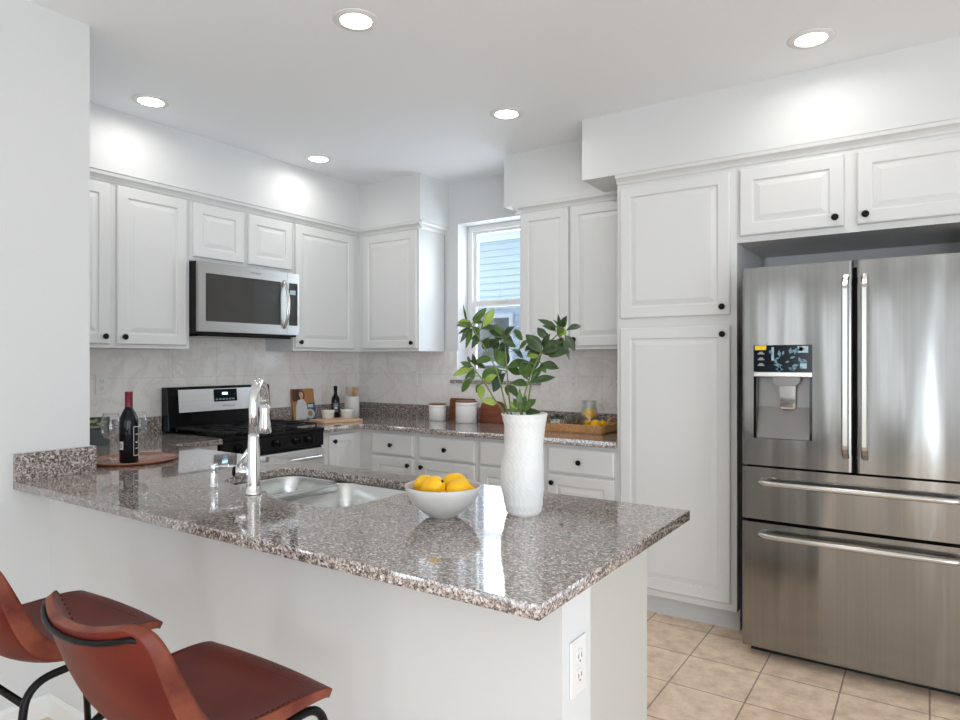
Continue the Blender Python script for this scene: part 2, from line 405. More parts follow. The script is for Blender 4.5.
# soffits
sbox('soffit_stove', M['wall'], (XS, -3.62, YN, YB, 2.371, CE))
sbox('soffit_corner', M['wall'], (-3.62, -3.02, 3.70, YB, 2.371, CE))
sbox('soffit_back', M['wall'], (-2.31, -1.605, 3.70, YB, 2.371, CE))
sbox('soffit_right', M['wall'], (-1.605, XR, 3.398, YB, 2.371, CE))
# baseboards
bb = lambda a: [(0, 0), (a, 0), (a, 0.07), (a * 0.4, 0.085), (0, 0.085)]
b = MB(); b.prism([(XL + p[0], p[1]) for p in bb(0.014)], 'y', YR, PY0); struct(b.obj('baseboard_left', M['trim']))
b = MB(); b.prism([(PY0 - p[0], p[1]) for p in bb(0.014)], 'x', XL + 0.014, PXE + 0.014); struct(b.obj('baseboard_peninsula', M['trim']))
b = MB(); b.prism([(PXE + p[0], p[1]) for p in bb(0.014)], 'y', PY0, PY1); struct(b.obj('baseboard_end', M['trim']))
# crown mouldings under the soffits
def crown_poly(face, sgn):   # profile in (horizontal, z)
    return [(face, 2.322), (face + sgn * 0.006, 2.322), (face + sgn * 0.010, 2.334), (face + sgn * 0.020, 2.345), (face + sgn * 0.032, 2.352), (face + sgn * 0.036, 2.3695), (face, 2.3695)]
b = MB(); b.prism(crown_poly(-3.659, 1), 'y', YN, 3.734); struct(b.obj('trim_1', M['cab']))
b = MB(); b.prism(crown_poly(3.734, -1), 'x', -3.659, -3.03); b.prism(crown_poly(-3.059, 1), 'y', 3.72, YB); struct(b.obj('trim_2', M['cab']))
b = MB(); b.prism(crown_poly(3.734, -1), 'x', -2.245, -1.411); b.prism(crown_poly(-2.206, -1), 'y', 3.70, YB); struct(b.obj('trim_3', M['cab']))
b = MB(); b.prism(crown_poly(3.434, -1), 'x', -1.411, 0.9); struct(b.obj('trim_4', M['cab']))
# tiled backsplash slabs
sbox('backsplash_stove', M['splash_y'], (XS, XS + 0.009, YN, YB, 0.9, 1.98))
sbox('backsplash_back', M['splash_x'], (XS + 0.009, WX0, YB - 0.009, YB, 0.9, 1.43), (WX0, WX1, YB - 0.009, YB, 0.9, WZ0), (WX1, -1.41, YB - 0.009, YB, 0.9, 1.43))

# window over the counter
b = MB()
fy0, fy1 = YB + 0.13, YB + 0.19
fx0, fx1, fz0, fz1 = WX0, WX1, WZ0 + 0.0, WZ1
zr = 1.80
b.box(fx0, fx0 + 0.04, fy0, fy1, fz0, fz1); b.box(fx1 - 0.04, fx1, fy0, fy1, fz0, fz1)
b.box(fx0 + 0.04, fx1 - 0.04, fy0, fy1, fz0, fz0 + 0.045); b.box(fx0 + 0.04, fx1 - 0.04, fy0, fy1, fz1 - 0.04, fz1)
win = struct(b.obj('window_1', M['vinyl'], bev=0.003))
b = MB(); sx0, sx1 = fx0 + 0.04, fx1 - 0.04
b.box(sx0, sx1, fy0 + 0.028, fy1 - 0.004, zr - 0.03, zr + 0.022); b.box(sx0, sx0 + 0.025, fy0 + 0.03, fy1 - 0.004, zr + 0.022, fz1 - 0.06); b.box(sx1 - 0.025, sx1, fy0 + 0.03, fy1 - 0.004, zr + 0.022, fz1 - 0.06); b.box(sx0, sx1, fy0 + 0.03, fy1 - 0.004, fz1 - 0.06, fz1 - 0.04)
struct(b.obj('upper_sash', M['vinyl'], win))
b = MB()
b.box(sx0, sx1, fy0 + 0.002, fy0 + 0.026, zr - 0.025, zr + 0.012); b.box(sx0, sx0 + 0.032, fy0 + 0.002, fy0 + 0.026, fz0 + 0.085, zr - 0.025); b.box(sx1 - 0.032, sx1, fy0 + 0.002, fy0 + 0.026, fz0 + 0.085, zr - 0.025); b.box(sx0, sx1, fy0 + 0.002, fy0 + 0.026, fz0 + 0.045, fz0 + 0.085)
lo = struct(b.obj('lower_sash', M['vinyl'], win))
b = MB(); b.box(-2.66, -2.58, fy0 - 0.008, fy0 + 0.002, zr + 0.0, zr + 0.014); struct(b.obj('sash_lock', M['vinyl'], lo))
b = MB(); b.box(sx0 + 0.025, sx1 - 0.025, fy0 + 0.042, fy0 + 0.046, zr + 0.022, fz1 - 0.06); struct(b.obj('upper_pane', M['pane'], win))
b = MB(); b.box(sx0 + 0.03, sx1 - 0.03, fy0 + 0.012, fy0 + 0.016, fz0 + 0.08, zr - 0.02); struct(b.obj('lower_pane', M['pane'], lo))
b = MB(); b.box(sx0, sx1, fy1 - 0.003, fy1 - 0.001, fz0 + 0.045, zr - 0.02); struct(b.obj('insect_screen', M['screen_mesh'], win))
b = MB(); b.box(WX0 - 0.05, WX1 + 0.02, YB - 0.035, fy0, WZ0 - 0.024, WZ0 + 0.001); struct(b.obj('windowsill', M['granite'], bev=0.003))

# the house next door, seen through the window
nh = thing('neighbour_house', 'pale blue lap sided house next door seen through the kitchen window', 'house', (-5.0, 7.2, -0.1))
b = MB()
for i in range(36):
    z = 0.0 + i * 0.085
    b.prism([(-0.004, z), (-0.022, z), (-0.006, z + 0.088), (-0.004, z + 0.088)], 'x', -3.2, 3.2)
b.box(-3.2, 3.2, -0.004, 0.15, 0, 3.7)
b.obj('siding', M['siding'], nh)
b = MB(); b.box(-3.2, 3.2, -0.045, -0.005, 3.00, 3.20); b.box(-3.2, 3.2, -0.35, -0.005, 3.201, 3.25); b.box(-3.2, 3.2, -0.37, -0.35, 3.19, 3.40); b.obj('fascia', M['fascia'], nh)
b = MB(); b.prism([(-0.45, 3.40), (0.15, 3.7), (0.15, 3.74), (-0.45, 3.43)], 'x', -3.2, 3.2); b.obj('roof', M['slate'], nh)
b = MB()
nx0, nx1, nz0, nz1 = -0.45, 0.66, 0.75, 2.06
b.box(nx0, nx0 + 0.05, -0.05, -0.005, nz0, nz1); b.box(nx1 - 0.05, nx1, -0.05, -0.005, nz0, nz1); b.box(nx0 + 0.05, nx1 - 0.05, -0.05, -0.005, nz1 - 0.05, nz1); b.box(nx0 + 0.05, nx1 - 0.05, -0.05, -0.005, nz0, nz0 + 0.08); b.box(nx0 + 0.05, nx1 - 0.05, -0.045, -0.031, 1.40, 1.45)
wf = b.obj('window_frame', M['fascia'], nh)
b = MB(); b.box(nx0 + 0.05, nx1 - 0.05, -0.03, -0.024, nz0 + 0.08, nz1 - 0.05); b.obj('pane', M['neigh_glass'], wf)
sbox('ground_outside', M['ground'], (-9.0, 2.0, YB + 0.26, 7.18, -0.2, -0.1))

# ------------------------------------------------------------------ cabinets
KNOB_ME = None
def knob(parent, loc):
    global KNOB_ME
    if KNOB_ME is None:
        b = MB(); b.lathe([(0.007, 0), (0.006, 0.006), (0.0055, 0.012), (0.012, 0.016), (0.0155, 0.020), (0.0155, 0.024), (0.012, 0.028), (0.005, 0.0295)], 20, mtx=Matrix.Rotation(R(90), 3, 'X'))
        o = b.obj('knob', M['black'], parent, loc); KNOB_ME = o.data
        o['label'] = 'small round black knob'
        return o
    o = bpy.data.objects.new('knob', KNOB_ME); COL.objects.link(o); o.parent = parent; o.location = loc; o['label'] = 'small round black knob'
    return o
def front_mesh(w, h, raised=True):
    b = MB(); t = 0.02
    def ring(i, y): return [(i, y, i), (w - i, y, i), (w - i, y, h - i), (i, y, h - i)]
    if raised:
        f = min(0.056, w * 0.2, h * 0.22)
        prof = [(0, -0.0005), (0, -t + 0.005), (0.004, -t + 0.001), (0.006, -t), (f, -t), (f + 0.003, -t + 0.001), (f + 0.006, -t + 0.0075), (f + 0.012, -t + 0.0075), (f + 0.034, -t + 0.0015), (f + 0.037, -t + 0.0005)]
    else:
        prof = [(0, -0.0005), (0, -t + 0.006), (0.003, -t + 0.004), (0.010, -t)]
    b.rings([ring(*p) for p in prof]); return b
def cab_front(parent, name, x0, x1, z0, z1, kn=None, raised=True):
    o = front_mesh(x1 - x0, z1 - z0, raised).obj(name, M['cab'], parent, (x0, 0, z0))
    w, h = x1 - x0, z1 - z0
    if kn:
        k = {'bl': (0.034, 0.040), 'br': (w - 0.034, 0.040), 'tl': (0.034, h - 0.045), 'tr': (w - 0.034, h - 0.045), 'c': (w / 2, h / 2 - 0.002)}[kn]
        knob(o, (k[0], -0.0195, k[1]))
    return o
def cabinet(name, label, cat, loc, rz, w, d, h, fronts, base=False, group=None, hollow=False):
    r = thing(name, label, cat, loc, rz, group)
    b = MB()
    z0 = 0.0
    if base: z0 = 0.11; 
    if hollow:
        b.box(0, 0.018, 0.02, d, z0, h); b.box(w - 0.018, w, 0.02, d, z0, h); b.box(0.018, w - 0.018, 0.02, d, z0, z0 + 0.018); b.box(0.018, w - 0.018, d - 0.018, d, z0 + 0.018, h)
        b.box(0, w, 0, 0.02, z0, h)
    else: b.box(0, w, 0, d, z0, h)
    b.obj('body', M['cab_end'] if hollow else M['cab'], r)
    if base:
        b = MB(); b.box(0, w, 0.075, 0.09, 0, z0); 
        b.box(0, 0.018, 0.09, d, 0, z0); b.box(w - 0.018, w, 0.09, d, 0, z0); b.obj('toe_kick', M['toe'], r)
    for f in fronts: cab_front(r, *f)
    return r
FU = -3.66
g_up = 'white wall cabinets'; g_base = 'white base cabinets'
o0 = 1.336
cabinet('wall_cabinet', 'white two-door wall cabinet left of the microwave, beside the near wall edge', 'cabinet', (FU, o0, 1.43), R(90), 2.306 - o0, 0.29, 0.938,
        [('door', 1.43 - o0, 1.837 - o0, 0.02, 0.883, 'br'), ('door', 1.873 - o0, 2.282 - o0, 0.02, 0.883, 'bl')], group=g_up)
o1 = 2.308
cabinet('wall_cabinet', 'short white two-door wall cabinet above the microwave', 'cabinet', (FU, o1, 1.962), R(90), 3.086 - o1, 0.29, 0.406,
        [('door', 2.326 - o1, 2.676 - o1, 0.024, 0.348), ('door', 2.714 - o1, 3.072 - o1, 0.024, 0.348)], group=g_up)
o2 = 3.088
cabinet('wall_cabinet', 'white single-door wall cabinet in the corner right of the microwave', 'cabinet', (FU, o2, 1.43), R(90), 4.04 - o2, 0.29, 0.938,
        [('door', 3.10 - o2, 3.666 - o2, 0.02, 0.883, 'bl')], group=g_up)
cabinet('wall_cabinet', 'white single-door wall cabinet on the left side of the window', 'cabinet', (-3.657, 3.735, 1.43), 0, 0.597, 0.303, 0.938,
        [('door', 0.054, 0.586, 0.02, 0.883, 'br')], group=g_up)
cabinet('wall_cabinet', 'white two-door wall cabinet between the window and the tall pantry', 'cabinet', (-2.205, 3.735, 1.43), 0, 0.793, 0.303, 0.938,
        [('door', 0.008, 0.355, 0.02, 0.888, 'br'), ('door', 0.368, 0.76, 0.02, 0.888, 'bl')], group=g_up)
# tall pantry
p = thing('pantry_cabinet', 'tall white two-door pantry cabinet left of the steel refrigerator', 'pantry', (-1.41, 3.435, 0))
b = MB(); b.box(0, 0.628, 0, 0.605, 0.11, 2.3705); b.obj('body', M['cab'], p)
b = MB(); b.box(0, 0.628, 0.06, 0.075, 0, 0.11); b.box(0, 0.018, 0.075, 0.605, 0, 0.11); b.box(0.61, 0.628, 0.075, 0.605, 0, 0.11); b.obj('toe_kick', M['toe'], p)
cab_front(p, 'door', 0.022, 0.598, 1.589, 2.302, 'br'); cab_front(p, 'door', 0.022, 0.600, 0.148, 1.537, 'tr')
# over-fridge cabinet
c = cabinet('overhead_cabinet', 'wide short white two-door cabinet over the refrigerator', 'cabinet', (-0.7815, 3.435, 1.943), 0, 1.02, 0.605, 0.4275,
        [('door', 0.016, 0.468, 0.030, 0.357, 'br'), ('door', 0.520, 0.975, 0.030, 0.357, 'bl')])
b = MB(); b.box(0.02, 1.0, 0.585, 0.605, -0.05, 0.0); b.obj('cleat', M['cab'], c)
b = MB(); b.box(1.0, 1.02, 0.0, 0.605, -1.943, 0.0); b.obj('end_panel', M['cab'], c)
# base cabinets
FB = 3.445; HB = 0.8775
def unit(label, x0, x1, doors, dr):
    fr = []
    for a, bb_, k in doors: fr.append(('door', a - x0, bb_ - x0, 0.135, 0.699, k))
    for a, bb_ in dr: fr.append(('drawer', a - x0, bb_ - x0, 0.713, 0.855, 'c', False))
    return cabinet('base_cabinet', label, 'cabinet', (x0, FB, 0), 0, x1 - x0, 0.59, HB, fr, True, g_base)
unit('white base cabinet with two drawers over two doors, in the corner near the stove', -3.359, -2.338, [(-3.236, -2.861, 'tr'), (-2.811, -2.359, 'tl')], [(-3.236, -2.861), (-2.811, -2.359)])
unit('white base cabinet with two drawers over two doors, beside the pantry and behind the vase', -2.336, -1.4105, [(-2.321, -1.885, 'tr'), (-1.839, -1.428, 'tl')], [(-2.321, -1.885), (-1.839, -1.428)])
cabinet('base_cabinet', 'narrow white one-door base cabinet directly right of the stove', 'cabinet', (-3.36, 3.082, 0), R(90), 0.3625, 0.59, HB,
        [('door', 0.05, 0.294, 0.135, 0.857, 'tl')], True, g_base)
cabinet('base_cabinet', 'white base cabinet left of the stove, mostly hidden behind the granite peninsula', 'cabinet', (-3.36, 1.94, 0), R(90), 0.352, 0.59, HB,
        [('door', 0.03, 0.33, 0.135, 0.857, 'tr')], True, g_base)
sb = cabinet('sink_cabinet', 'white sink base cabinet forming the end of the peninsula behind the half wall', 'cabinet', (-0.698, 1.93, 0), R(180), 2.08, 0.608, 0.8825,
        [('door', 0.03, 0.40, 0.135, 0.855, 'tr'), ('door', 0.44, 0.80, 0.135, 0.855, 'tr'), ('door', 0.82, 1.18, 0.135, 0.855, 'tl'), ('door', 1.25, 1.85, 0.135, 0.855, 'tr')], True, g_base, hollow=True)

# ------------------------------------------------------------------ granite countertops
SX0, SX1, SY0, SY1 = -0.586, -0.586, 1.059, 1.984
ct = thing('countertop', 'speckled granite countertop of the peninsula with the sink, wrapping left to the stove', 'countertop', (0, 0, 0), group='granite countertops')
sinkhole = round_poly([(-2.21, 1.478), (-1.87, 1.472), (-1.79, 1.402), (-1.462, 1.402), (-1.462, 1.862), (-2.21, 1.862)], [0.15, 0.05, 0.05, 0.10, 0.08, 0.08])
outline = [(XL + 0.001, SY0), (-0.586, SY0), (-0.586, SY1), (-3.317, SY1), (-3.317, 2.297), (XS + 0.010, 2.297), (XS + 0.010, YN + 0.001), (XL + 0.001, YN + 0.001)]
slab('slab', [outline, sinkhole], 0.884, 0.914, M['granite'], ct, 0.0015)
sbox('trim_5', M['granite'], (XL + 0.0005, XL + 0.022, SY0, 1.345, 0.9145, 1.016))
sbox('trim_6', M['granite'], (XS + 0.0305, XL, YN + 0.0005, 1.345, 0.9145, 1.016))
sbox('trim_7', M['granite'], (XS + 0.0095, XS + 0.030, YN + 0.001, 2.297, 0.9145, 1.016))
ct2 = thing('countertop', 'speckled granite countertop along the window wall, from the stove to the pantry', 'countertop', (0, 0, 0), group='granite countertops')
o2l = [(XS + 0.010, 3.081), (-3.317, 3.081), (-3.317, 3.38), (-3.288, 3.409), (-1.4115, 3.409), (-1.4115, YB - 0.010), (XS + 0.010, YB - 0.010)]
slab('slab', [o2l], 0.8785, 0.914, M['granite'], ct2, 0.0015)
sbox('trim_8', M['granite'], (XS + 0.0095, XS + 0.030, 3.081, YB - 0.0095, 0.9145, 1.016))
sbox('trim_9', M['granite'], (XS + 0.0305, -1.4115, YB - 0.030, YB - 0.0095, 0.9145, 1.016))

# ------------------------------------------------------------------ sink
sk = thing('kitchen_sink', 'stainless double bowl undermount sink in the granite peninsula', 'sink', (-1.83, 1.63, 0.70))
def basin(pts, rad, depth, zr_):
    loop = round_poly(pts, rad, 8)
    cx = sum(p[0] for p in loop) / len(loop); cyy = sum(p[1] for p in loop) / len(loop)
    def L(sc, off, z): return [(cx + (x - cx) * sc + 1.83, cyy + (y - cyy) * sc - 1.63, z - 0.70) for x, y in loop]
    b = MB()
    b.rings([L(1.03, 0, zr_ - 0.002), L(1.03, 0, zr_), L(1.0, 0, zr_), L(0.985, 0, zr_ - 0.006), L(0.965, 0, zr_ - depth * 0.8), L(0.93, 0, zr_ - depth * 0.94), L(0.84, 0, zr_ - depth), L(0.12, 0, zr_ - depth - 0.004),
             L(0.12, 0, zr_ - depth - 0.008), L(0.85, 0, zr_ - depth - 0.005), L(0.95, 0, zr_ - depth * 0.94), L(0.99, 0, zr_ - depth * 0.8), L(1.0, 0, zr_ - 0.012)], True, False, False, True)
    return b, (cx + 1.83, cyy - 1.63, zr_ - depth - 0.70)
for pts, rad in (([(-2.212, 1.473), (-1.925, 1.473), (-1.925, 1.863), (-2.212, 1.863)], [0.14, 0.06, 0.07, 0.08]), ([(-1.897, 1.405), (-1.458, 1.400), (-1.458, 1.863), (-1.897, 1.863)], [0.06, 0.10, 0.08, 0.07])):
    b, cc = basin(pts, rad, 0.19, 0.882)
    bo = b.obj('bowl', M['steel_sink'], sk)
    d = MB(); d.lathe([(0.045, -0.003), (0.042, 0.001), (0.030, 0.0015), (0.026, -0.003), (0.004, -0.0025)], 24, cc); d.obj('drain', M['chrome'], bo)
b = MB(); b.box(-1.931 + 1.83, -1.890 + 1.83, 1.46 - 1.63, 1.85 - 1.63, 0.852 - 0.70, 0.8815 - 0.70, bev=0.006); b.obj('divider', M['steel_sink'], sk)

# ------------------------------------------------------------------ faucet and soap dispenser
fc = thing('faucet', 'tall chrome gooseneck pull-down kitchen faucet at the sink', 'faucet', (-1.866, 1.409, 0.914))
b = MB(); b.lathe([(0.0275, 0), (0.0275, 0.005), (0.0235, 0.010), (0.0215, 0.03), (0.0200, 0.15), (0.018, 0.19), (0.0165, 0.20)], 28); b.obj('body', M['chrome'], fc)
dx, dy = -0.62, 0.785
sp = [(0, 0, 0.19), (0, 0, 0.27)]
Rg = 0.076
for k in range(0, 15):
    a = PI - PI * 1.04 * k / 14
    t = Rg + Rg * math.cos(a); sp.append((dx * t, dy * t, 0.296 + Rg * math.sin(a)))
b = MB(); b.tube(sp, 0.0155, 18); b.obj('spout', M['chrome'], fc)
e = Vector(sp[-1]); dn = (Vector(sp[-1]) - Vector(sp[-2])).normalized()
b = MB(); b.tube([e - dn * 0.002, e + dn * 0.012, e + dn * 0.03, e + dn * 0.07, e + dn * 0.095, e + dn * 0.1], [0.016, 0.0195, 0.018, 0.021, 0.0235, 0.020], 20)
b.obj('spray_head', M['chrome'], fc)
b = MB(); b.tube([(-0.015, -0.010, 0.075), (-0.050, -0.034, 0.075)], 0.017, 18); hb = b.obj('handle_hub', M['chrome'], fc)
b = MB(); b.tube([(-0.050, -0.034, 0.075), (-0.054, -0.0365, 0.075)], 0.0175, 18); b.obj('hub_ring', M['black_gloss'], hb)
b = MB(); b.tube([(-0.040, -0.027, 0.088), (-0.030, -0.022, 0.118), (-0.012, -0.010, 0.152)], [0.007, 0.0065, 0.005], 10); b.obj('lever', M['chrome'], fc)
sd = thing('soap_dispenser', 'small chrome soap dispenser left of the faucet', 'soap dispenser', (-2.085, 1.408, 0.914))
b = MB(); b.lathe([(0.0155, 0), (0.0155, 0.004), (0.0125, 0.007), (0.0125, 0.055), (0.0125, 0.060), (0.0135, 0.064), (0.0135, 0.080), (0.011, 0.083)], 20); b.obj('pump_body', M['chrome'], sd)
b = MB(); b.tube([(0.006, 0.0, 0.072), (0.05, 0.03, 0.073), (0.085, 0.052, 0.070), (0.092, 0.056, 0.060)], [0.006, 0.006, 0.0055, 0.005], 10); b.obj('nozzle', M['chrome'], sd)

# ------------------------------------------------------------------ microwave
mw = thing('microwave', 'stainless over-the-range microwave mounted above the stove', 'microwave', (-3.57, 2.312, 1.522), R(90))
W = 0.755; H = 0.433
b = MB(); b.box(0, W, 0.03, 0.385, 0.0, H - 0.0); b.obj('case', M['dark_body'], mw)
b = MB(); b.box(0.03, W - 0.03, 0.05, 0.36, -0.014, -0.0005); b.obj('vent_grille', M['black_gloss'], mw)
DW = 0.655
def frame_box(b, x0, x1, z0, z1, ix0, ix1, iz0, iz1, y0, y1):
    b.box(x0, ix0, y0, y1, z0, z1); b.box(ix1, x1, y0, y1, z0, z1); b.box(ix0, ix1, y0, y1, z0, iz0); b.box(ix0, ix1, y0, y1, iz1, z1)
b = MB(); frame_box(b, 0.0, DW, 0.013, H - 0.002, 0.045, DW - 0.055, 0.075, 0.363, 0.0, 0.029); dr = b.obj('door', M['steel_mw'], mw)
b = MB(); b.box(0.0455, DW - 0.0555, 0.004, 0.02, 0.0755, 0.3625); b.obj('door_window', M['glass_dark'], dr)
b = MB(); hx = DW - 0.028
b.tube(bez((hx, 0.002, 0.055), (hx, -0.062, 0.12), (hx, -0.062, 0.30), (hx, 0.002, 0.372), 18), 0.0125, 12, flat=0.6); b.obj('handle', M['steel_handle'], dr)
b = MB(); frame_box(b, DW + 0.002, W, 0.013, H - 0.002, DW + 0.012, W - 0.014, 0.075, 0.363, 0.0, 0.029); cp = b.obj('control_panel', M['steel_mw'], mw)
b = MB(); b.box(DW + 0.0125, W - 0.0145, 0.003, 0.02, 0.0755, 0.3625); b.obj('keypad', M['glass_dark'], cp)
b = MB(); b.box(DW + 0.024, W - 0.03, 0.0015, 0.0029, 0.285, 0.315); b.obj('clock', M['ltblue_print'], cp)
lettering('Whirlpool', 0.018, M['ink'], dr, (0.40, -0.0004, 0.398), (R(90), 0, 0))

# ------------------------------------------------------------------ stove
st = thing('stove', 'freestanding black and stainless gas stove against the left kitchen wall', 'stove', (-3.335, 2.302, 0), R(90))
W = 0.772; D = 0.615
b = MB(); b.box(0, W, 0.03, D, 0.03, 0.895); b.obj('body', M['dark_body'], st)
for x in (0.04, W - 0.04):
    for y in (0.08, D - 0.06):
        b = MB(); b.lathe([(0.016, 0), (0.016, 0.03)], 12, (x, y, 0)); b.obj('foot', M['black'], st)
b = MB(); b.box(0.0, W, 0.0, 0.0295, 0.80, 0.893, bev=0.006); pn = b.obj('control_panel', M['black_gloss'], st)
for x in (0.115, 0.235, 0.386, 0.545, 0.642):
    b = MB(); b.lathe([(0.026, 0), (0.026, 0.006), (0.021, 0.010), (0.019, 0.030), (0.017, 0.034)], 24, (x, 0, 0.846), mtx=Matrix.Rotation(R(90), 3, 'X')); k = b.obj('knob', M['black_gloss'], pn)
    b = MB(); b.box(x - 0.005, x + 0.005, -0.042, -0.030, 0.828, 0.865, bev=0.002); b.obj('grip', M['black_gloss'], k)
b = MB(); b.box(-0.003, W + 0.003, -0.004, D - 0.02, 0.8955, 0.916, bev=0.005); b.box(0.03, W - 0.03, 0.03, D - 0.10, 0.917, 0.919); b.obj('cooktop', M['black_gloss'], st)
for gx0, gx1 in ((0.03, 0.268), (0.276, 0.496), (0.504, 0.742)):
    b = MB(); y0, y1 = 0.035, D - 0.11; z0, z1 = 0.936, 0.948
    for x in (gx0, gx1): b.box(x - 0.006 if x == gx1 else x, x if x == gx1 else x + 0.006, y0, y1, z0, z1)
    for y in (y0, (y0 + y1) / 2 - 0.003, y1 - 0.006): b.box(gx0 + 0.006, gx1 - 0.006, y, y + 0.006, z0, z1)
    xm = (gx0 + gx1) / 2
    b.box(xm - 0.004, xm + 0.004, y0 + 0.006, y0 + 0.15, z0, z1 + 0.003); b.box(xm - 0.004, xm + 0.004, y1 - 0.15, y1 - 0.006, z0, z1 + 0.003)
    for yc in (y0 + 0.12, y1 - 0.12): b.box(gx0 + 0.006, xm - 0.03, yc - 0.004, yc + 0.004, z0, z1 + 0.003); b.box(xm + 0.03, gx1 - 0.006, yc - 0.004, yc + 0.004, z0, z1 + 0.003)
    for x in (gx0 + 0.004, gx1 - 0.004):
        for y in (y0 + 0.004, y1 - 0.004): b.box(x - 0.004, x + 0.004, y - 0.004, y + 0.004, 0.9195, z0)
    b.obj('grate', M['black_matte'], st)
for x, y in ((0.149, 0.155), (0.149, 0.385), (0.386, 0.27), (0.623, 0.155), (0.623, 0.385)):
    b = MB(); b.lathe([(0.045, 0.9195), (0.045, 0.926), (0.034, 0.928), (0.034, 0.935), (0.01, 0.937)], 24, (x, y, 0)); b.obj('burner', M['black_matte'], st)
# back guard
gp = [(D - 0.078, 0.917), (D - 0.078, 0.935), (D - 0.070, 1.03), (D - 0.056, 1.185), (D - 0.045, 1.193), (D, 1.193), (D, 0.917)]
b = MB(); b.prism(gp, 'x', 0.0, W); bgd = b.obj('back_guard', M['black_gloss'], st, bev=0.004)
def gy(z): return D - 0.070 + (z - 1.03) * 0.014 / 0.155
def guardbox(x0, x1, z0, z1, th):
    b = MB(); b.prism([(gy(z0) - th, z0), (gy(z1) - th, z1), (gy(z1) - 0.0004, z1), (gy(z0) - 0.0004, z0)], 'x', x0, x1); return b
sp_ = guardbox(0.075, W - 0.035, 1.033, 1.176, 0.003).obj('guard_panel', M['steel_plain'], st)
guardbox(0.322, 0.498, 1.090, 1.172, 0.0045).obj('display', M['screen'], sp_)
guardbox(0.385, 0.425, 1.135, 1.150, 0.0055).obj('clock_digits', M['blue_glow'], sp_)
for i in range(6): guardbox(0.335 + i * 0.025, 0.352 + i * 0.025, 1.100, 1.110, 0.0052).obj('button', M['label_grey'], sp_)
lettering('Whirlpool', 0.022, M['ink'], sp_, (0.43, gy(1.06) - 0.0035, 1.06), (R(95), 0, 0))
# oven door
b = MB(); frame_box(b, 0.004, W - 0.004, 0.19, 0.785, 0.10, W - 0.10, 0.32, 0.63, -0.010, 0.0295); od = b.obj('oven_door', M['steel_plain'], st, bev=0.003)
b = MB(); b.box(0.1005, W - 0.1005, -0.005, 0.015, 0.3205, 0.6295); b.obj('oven_window', M['glass_dark'], od)
b = MB(); b.tube(arc_path([(0.06, -0.010, 0.735), (0.06, -0.055, 0.735), (W - 0.06, -0.055, 0.735), (W - 0.06, -0.010, 0.735)], 0.02), 0.013, 12); b.obj('handle', M['steel_handle'], od)
b = MB(); b.box(0.004, W - 0.004, -0.006, 0.0295, 0.045, 0.18, bev=0.003); b.obj('warming_drawer', M['steel_plain'], st)

# ------------------------------------------------------------------ refrigerator
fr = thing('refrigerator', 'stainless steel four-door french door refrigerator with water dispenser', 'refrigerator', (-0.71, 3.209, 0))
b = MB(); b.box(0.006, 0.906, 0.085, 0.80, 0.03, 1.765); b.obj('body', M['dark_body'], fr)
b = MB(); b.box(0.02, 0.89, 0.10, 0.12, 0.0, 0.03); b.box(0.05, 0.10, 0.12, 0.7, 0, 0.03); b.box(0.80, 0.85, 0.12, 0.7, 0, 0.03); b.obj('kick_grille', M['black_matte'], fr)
def bowed(x0, x1, z0, z1, y0=0.0, y1=0.083, n=14, holes=None, W_=0.912, bow=0.006, edge=0.012):
    """door whose front bows gently outward and rounds into its sides"""
    b = MB(); ring = []
    def fy(x):
        t = (x - x0) / (x1 - x0); base = y0 + bow * (2 * (x - W_ / 2) / W_) ** 2
        e = min(x - x0, x1 - x) / edge
        if e < 1: base += 0.010 * (1 - math.sqrt(max(0, 1 - (1 - e) ** 2)))
        return base
    xs = [x0, x0 + edge * 0.15, x0 + edge * 0.45, x0 + edge] + [x0 + edge + (x1 - x0 - 2 * edge) * i / n for i in range(1, n)] + [x1 - edge, x1 - edge * 0.45, x1 - edge * 0.15, x1]
    pts = [(x, fy(x)) for x in xs] + [(x1, y1), (x0, y1)]
    b.rings([[(p[0], p[1], z) for p in pts] for z in (z0, z1)], smooth=False)
    return b, fy
DX0, DX1, DZ0, DZ1 = 0.051, 0.294, 1.007, 1.430
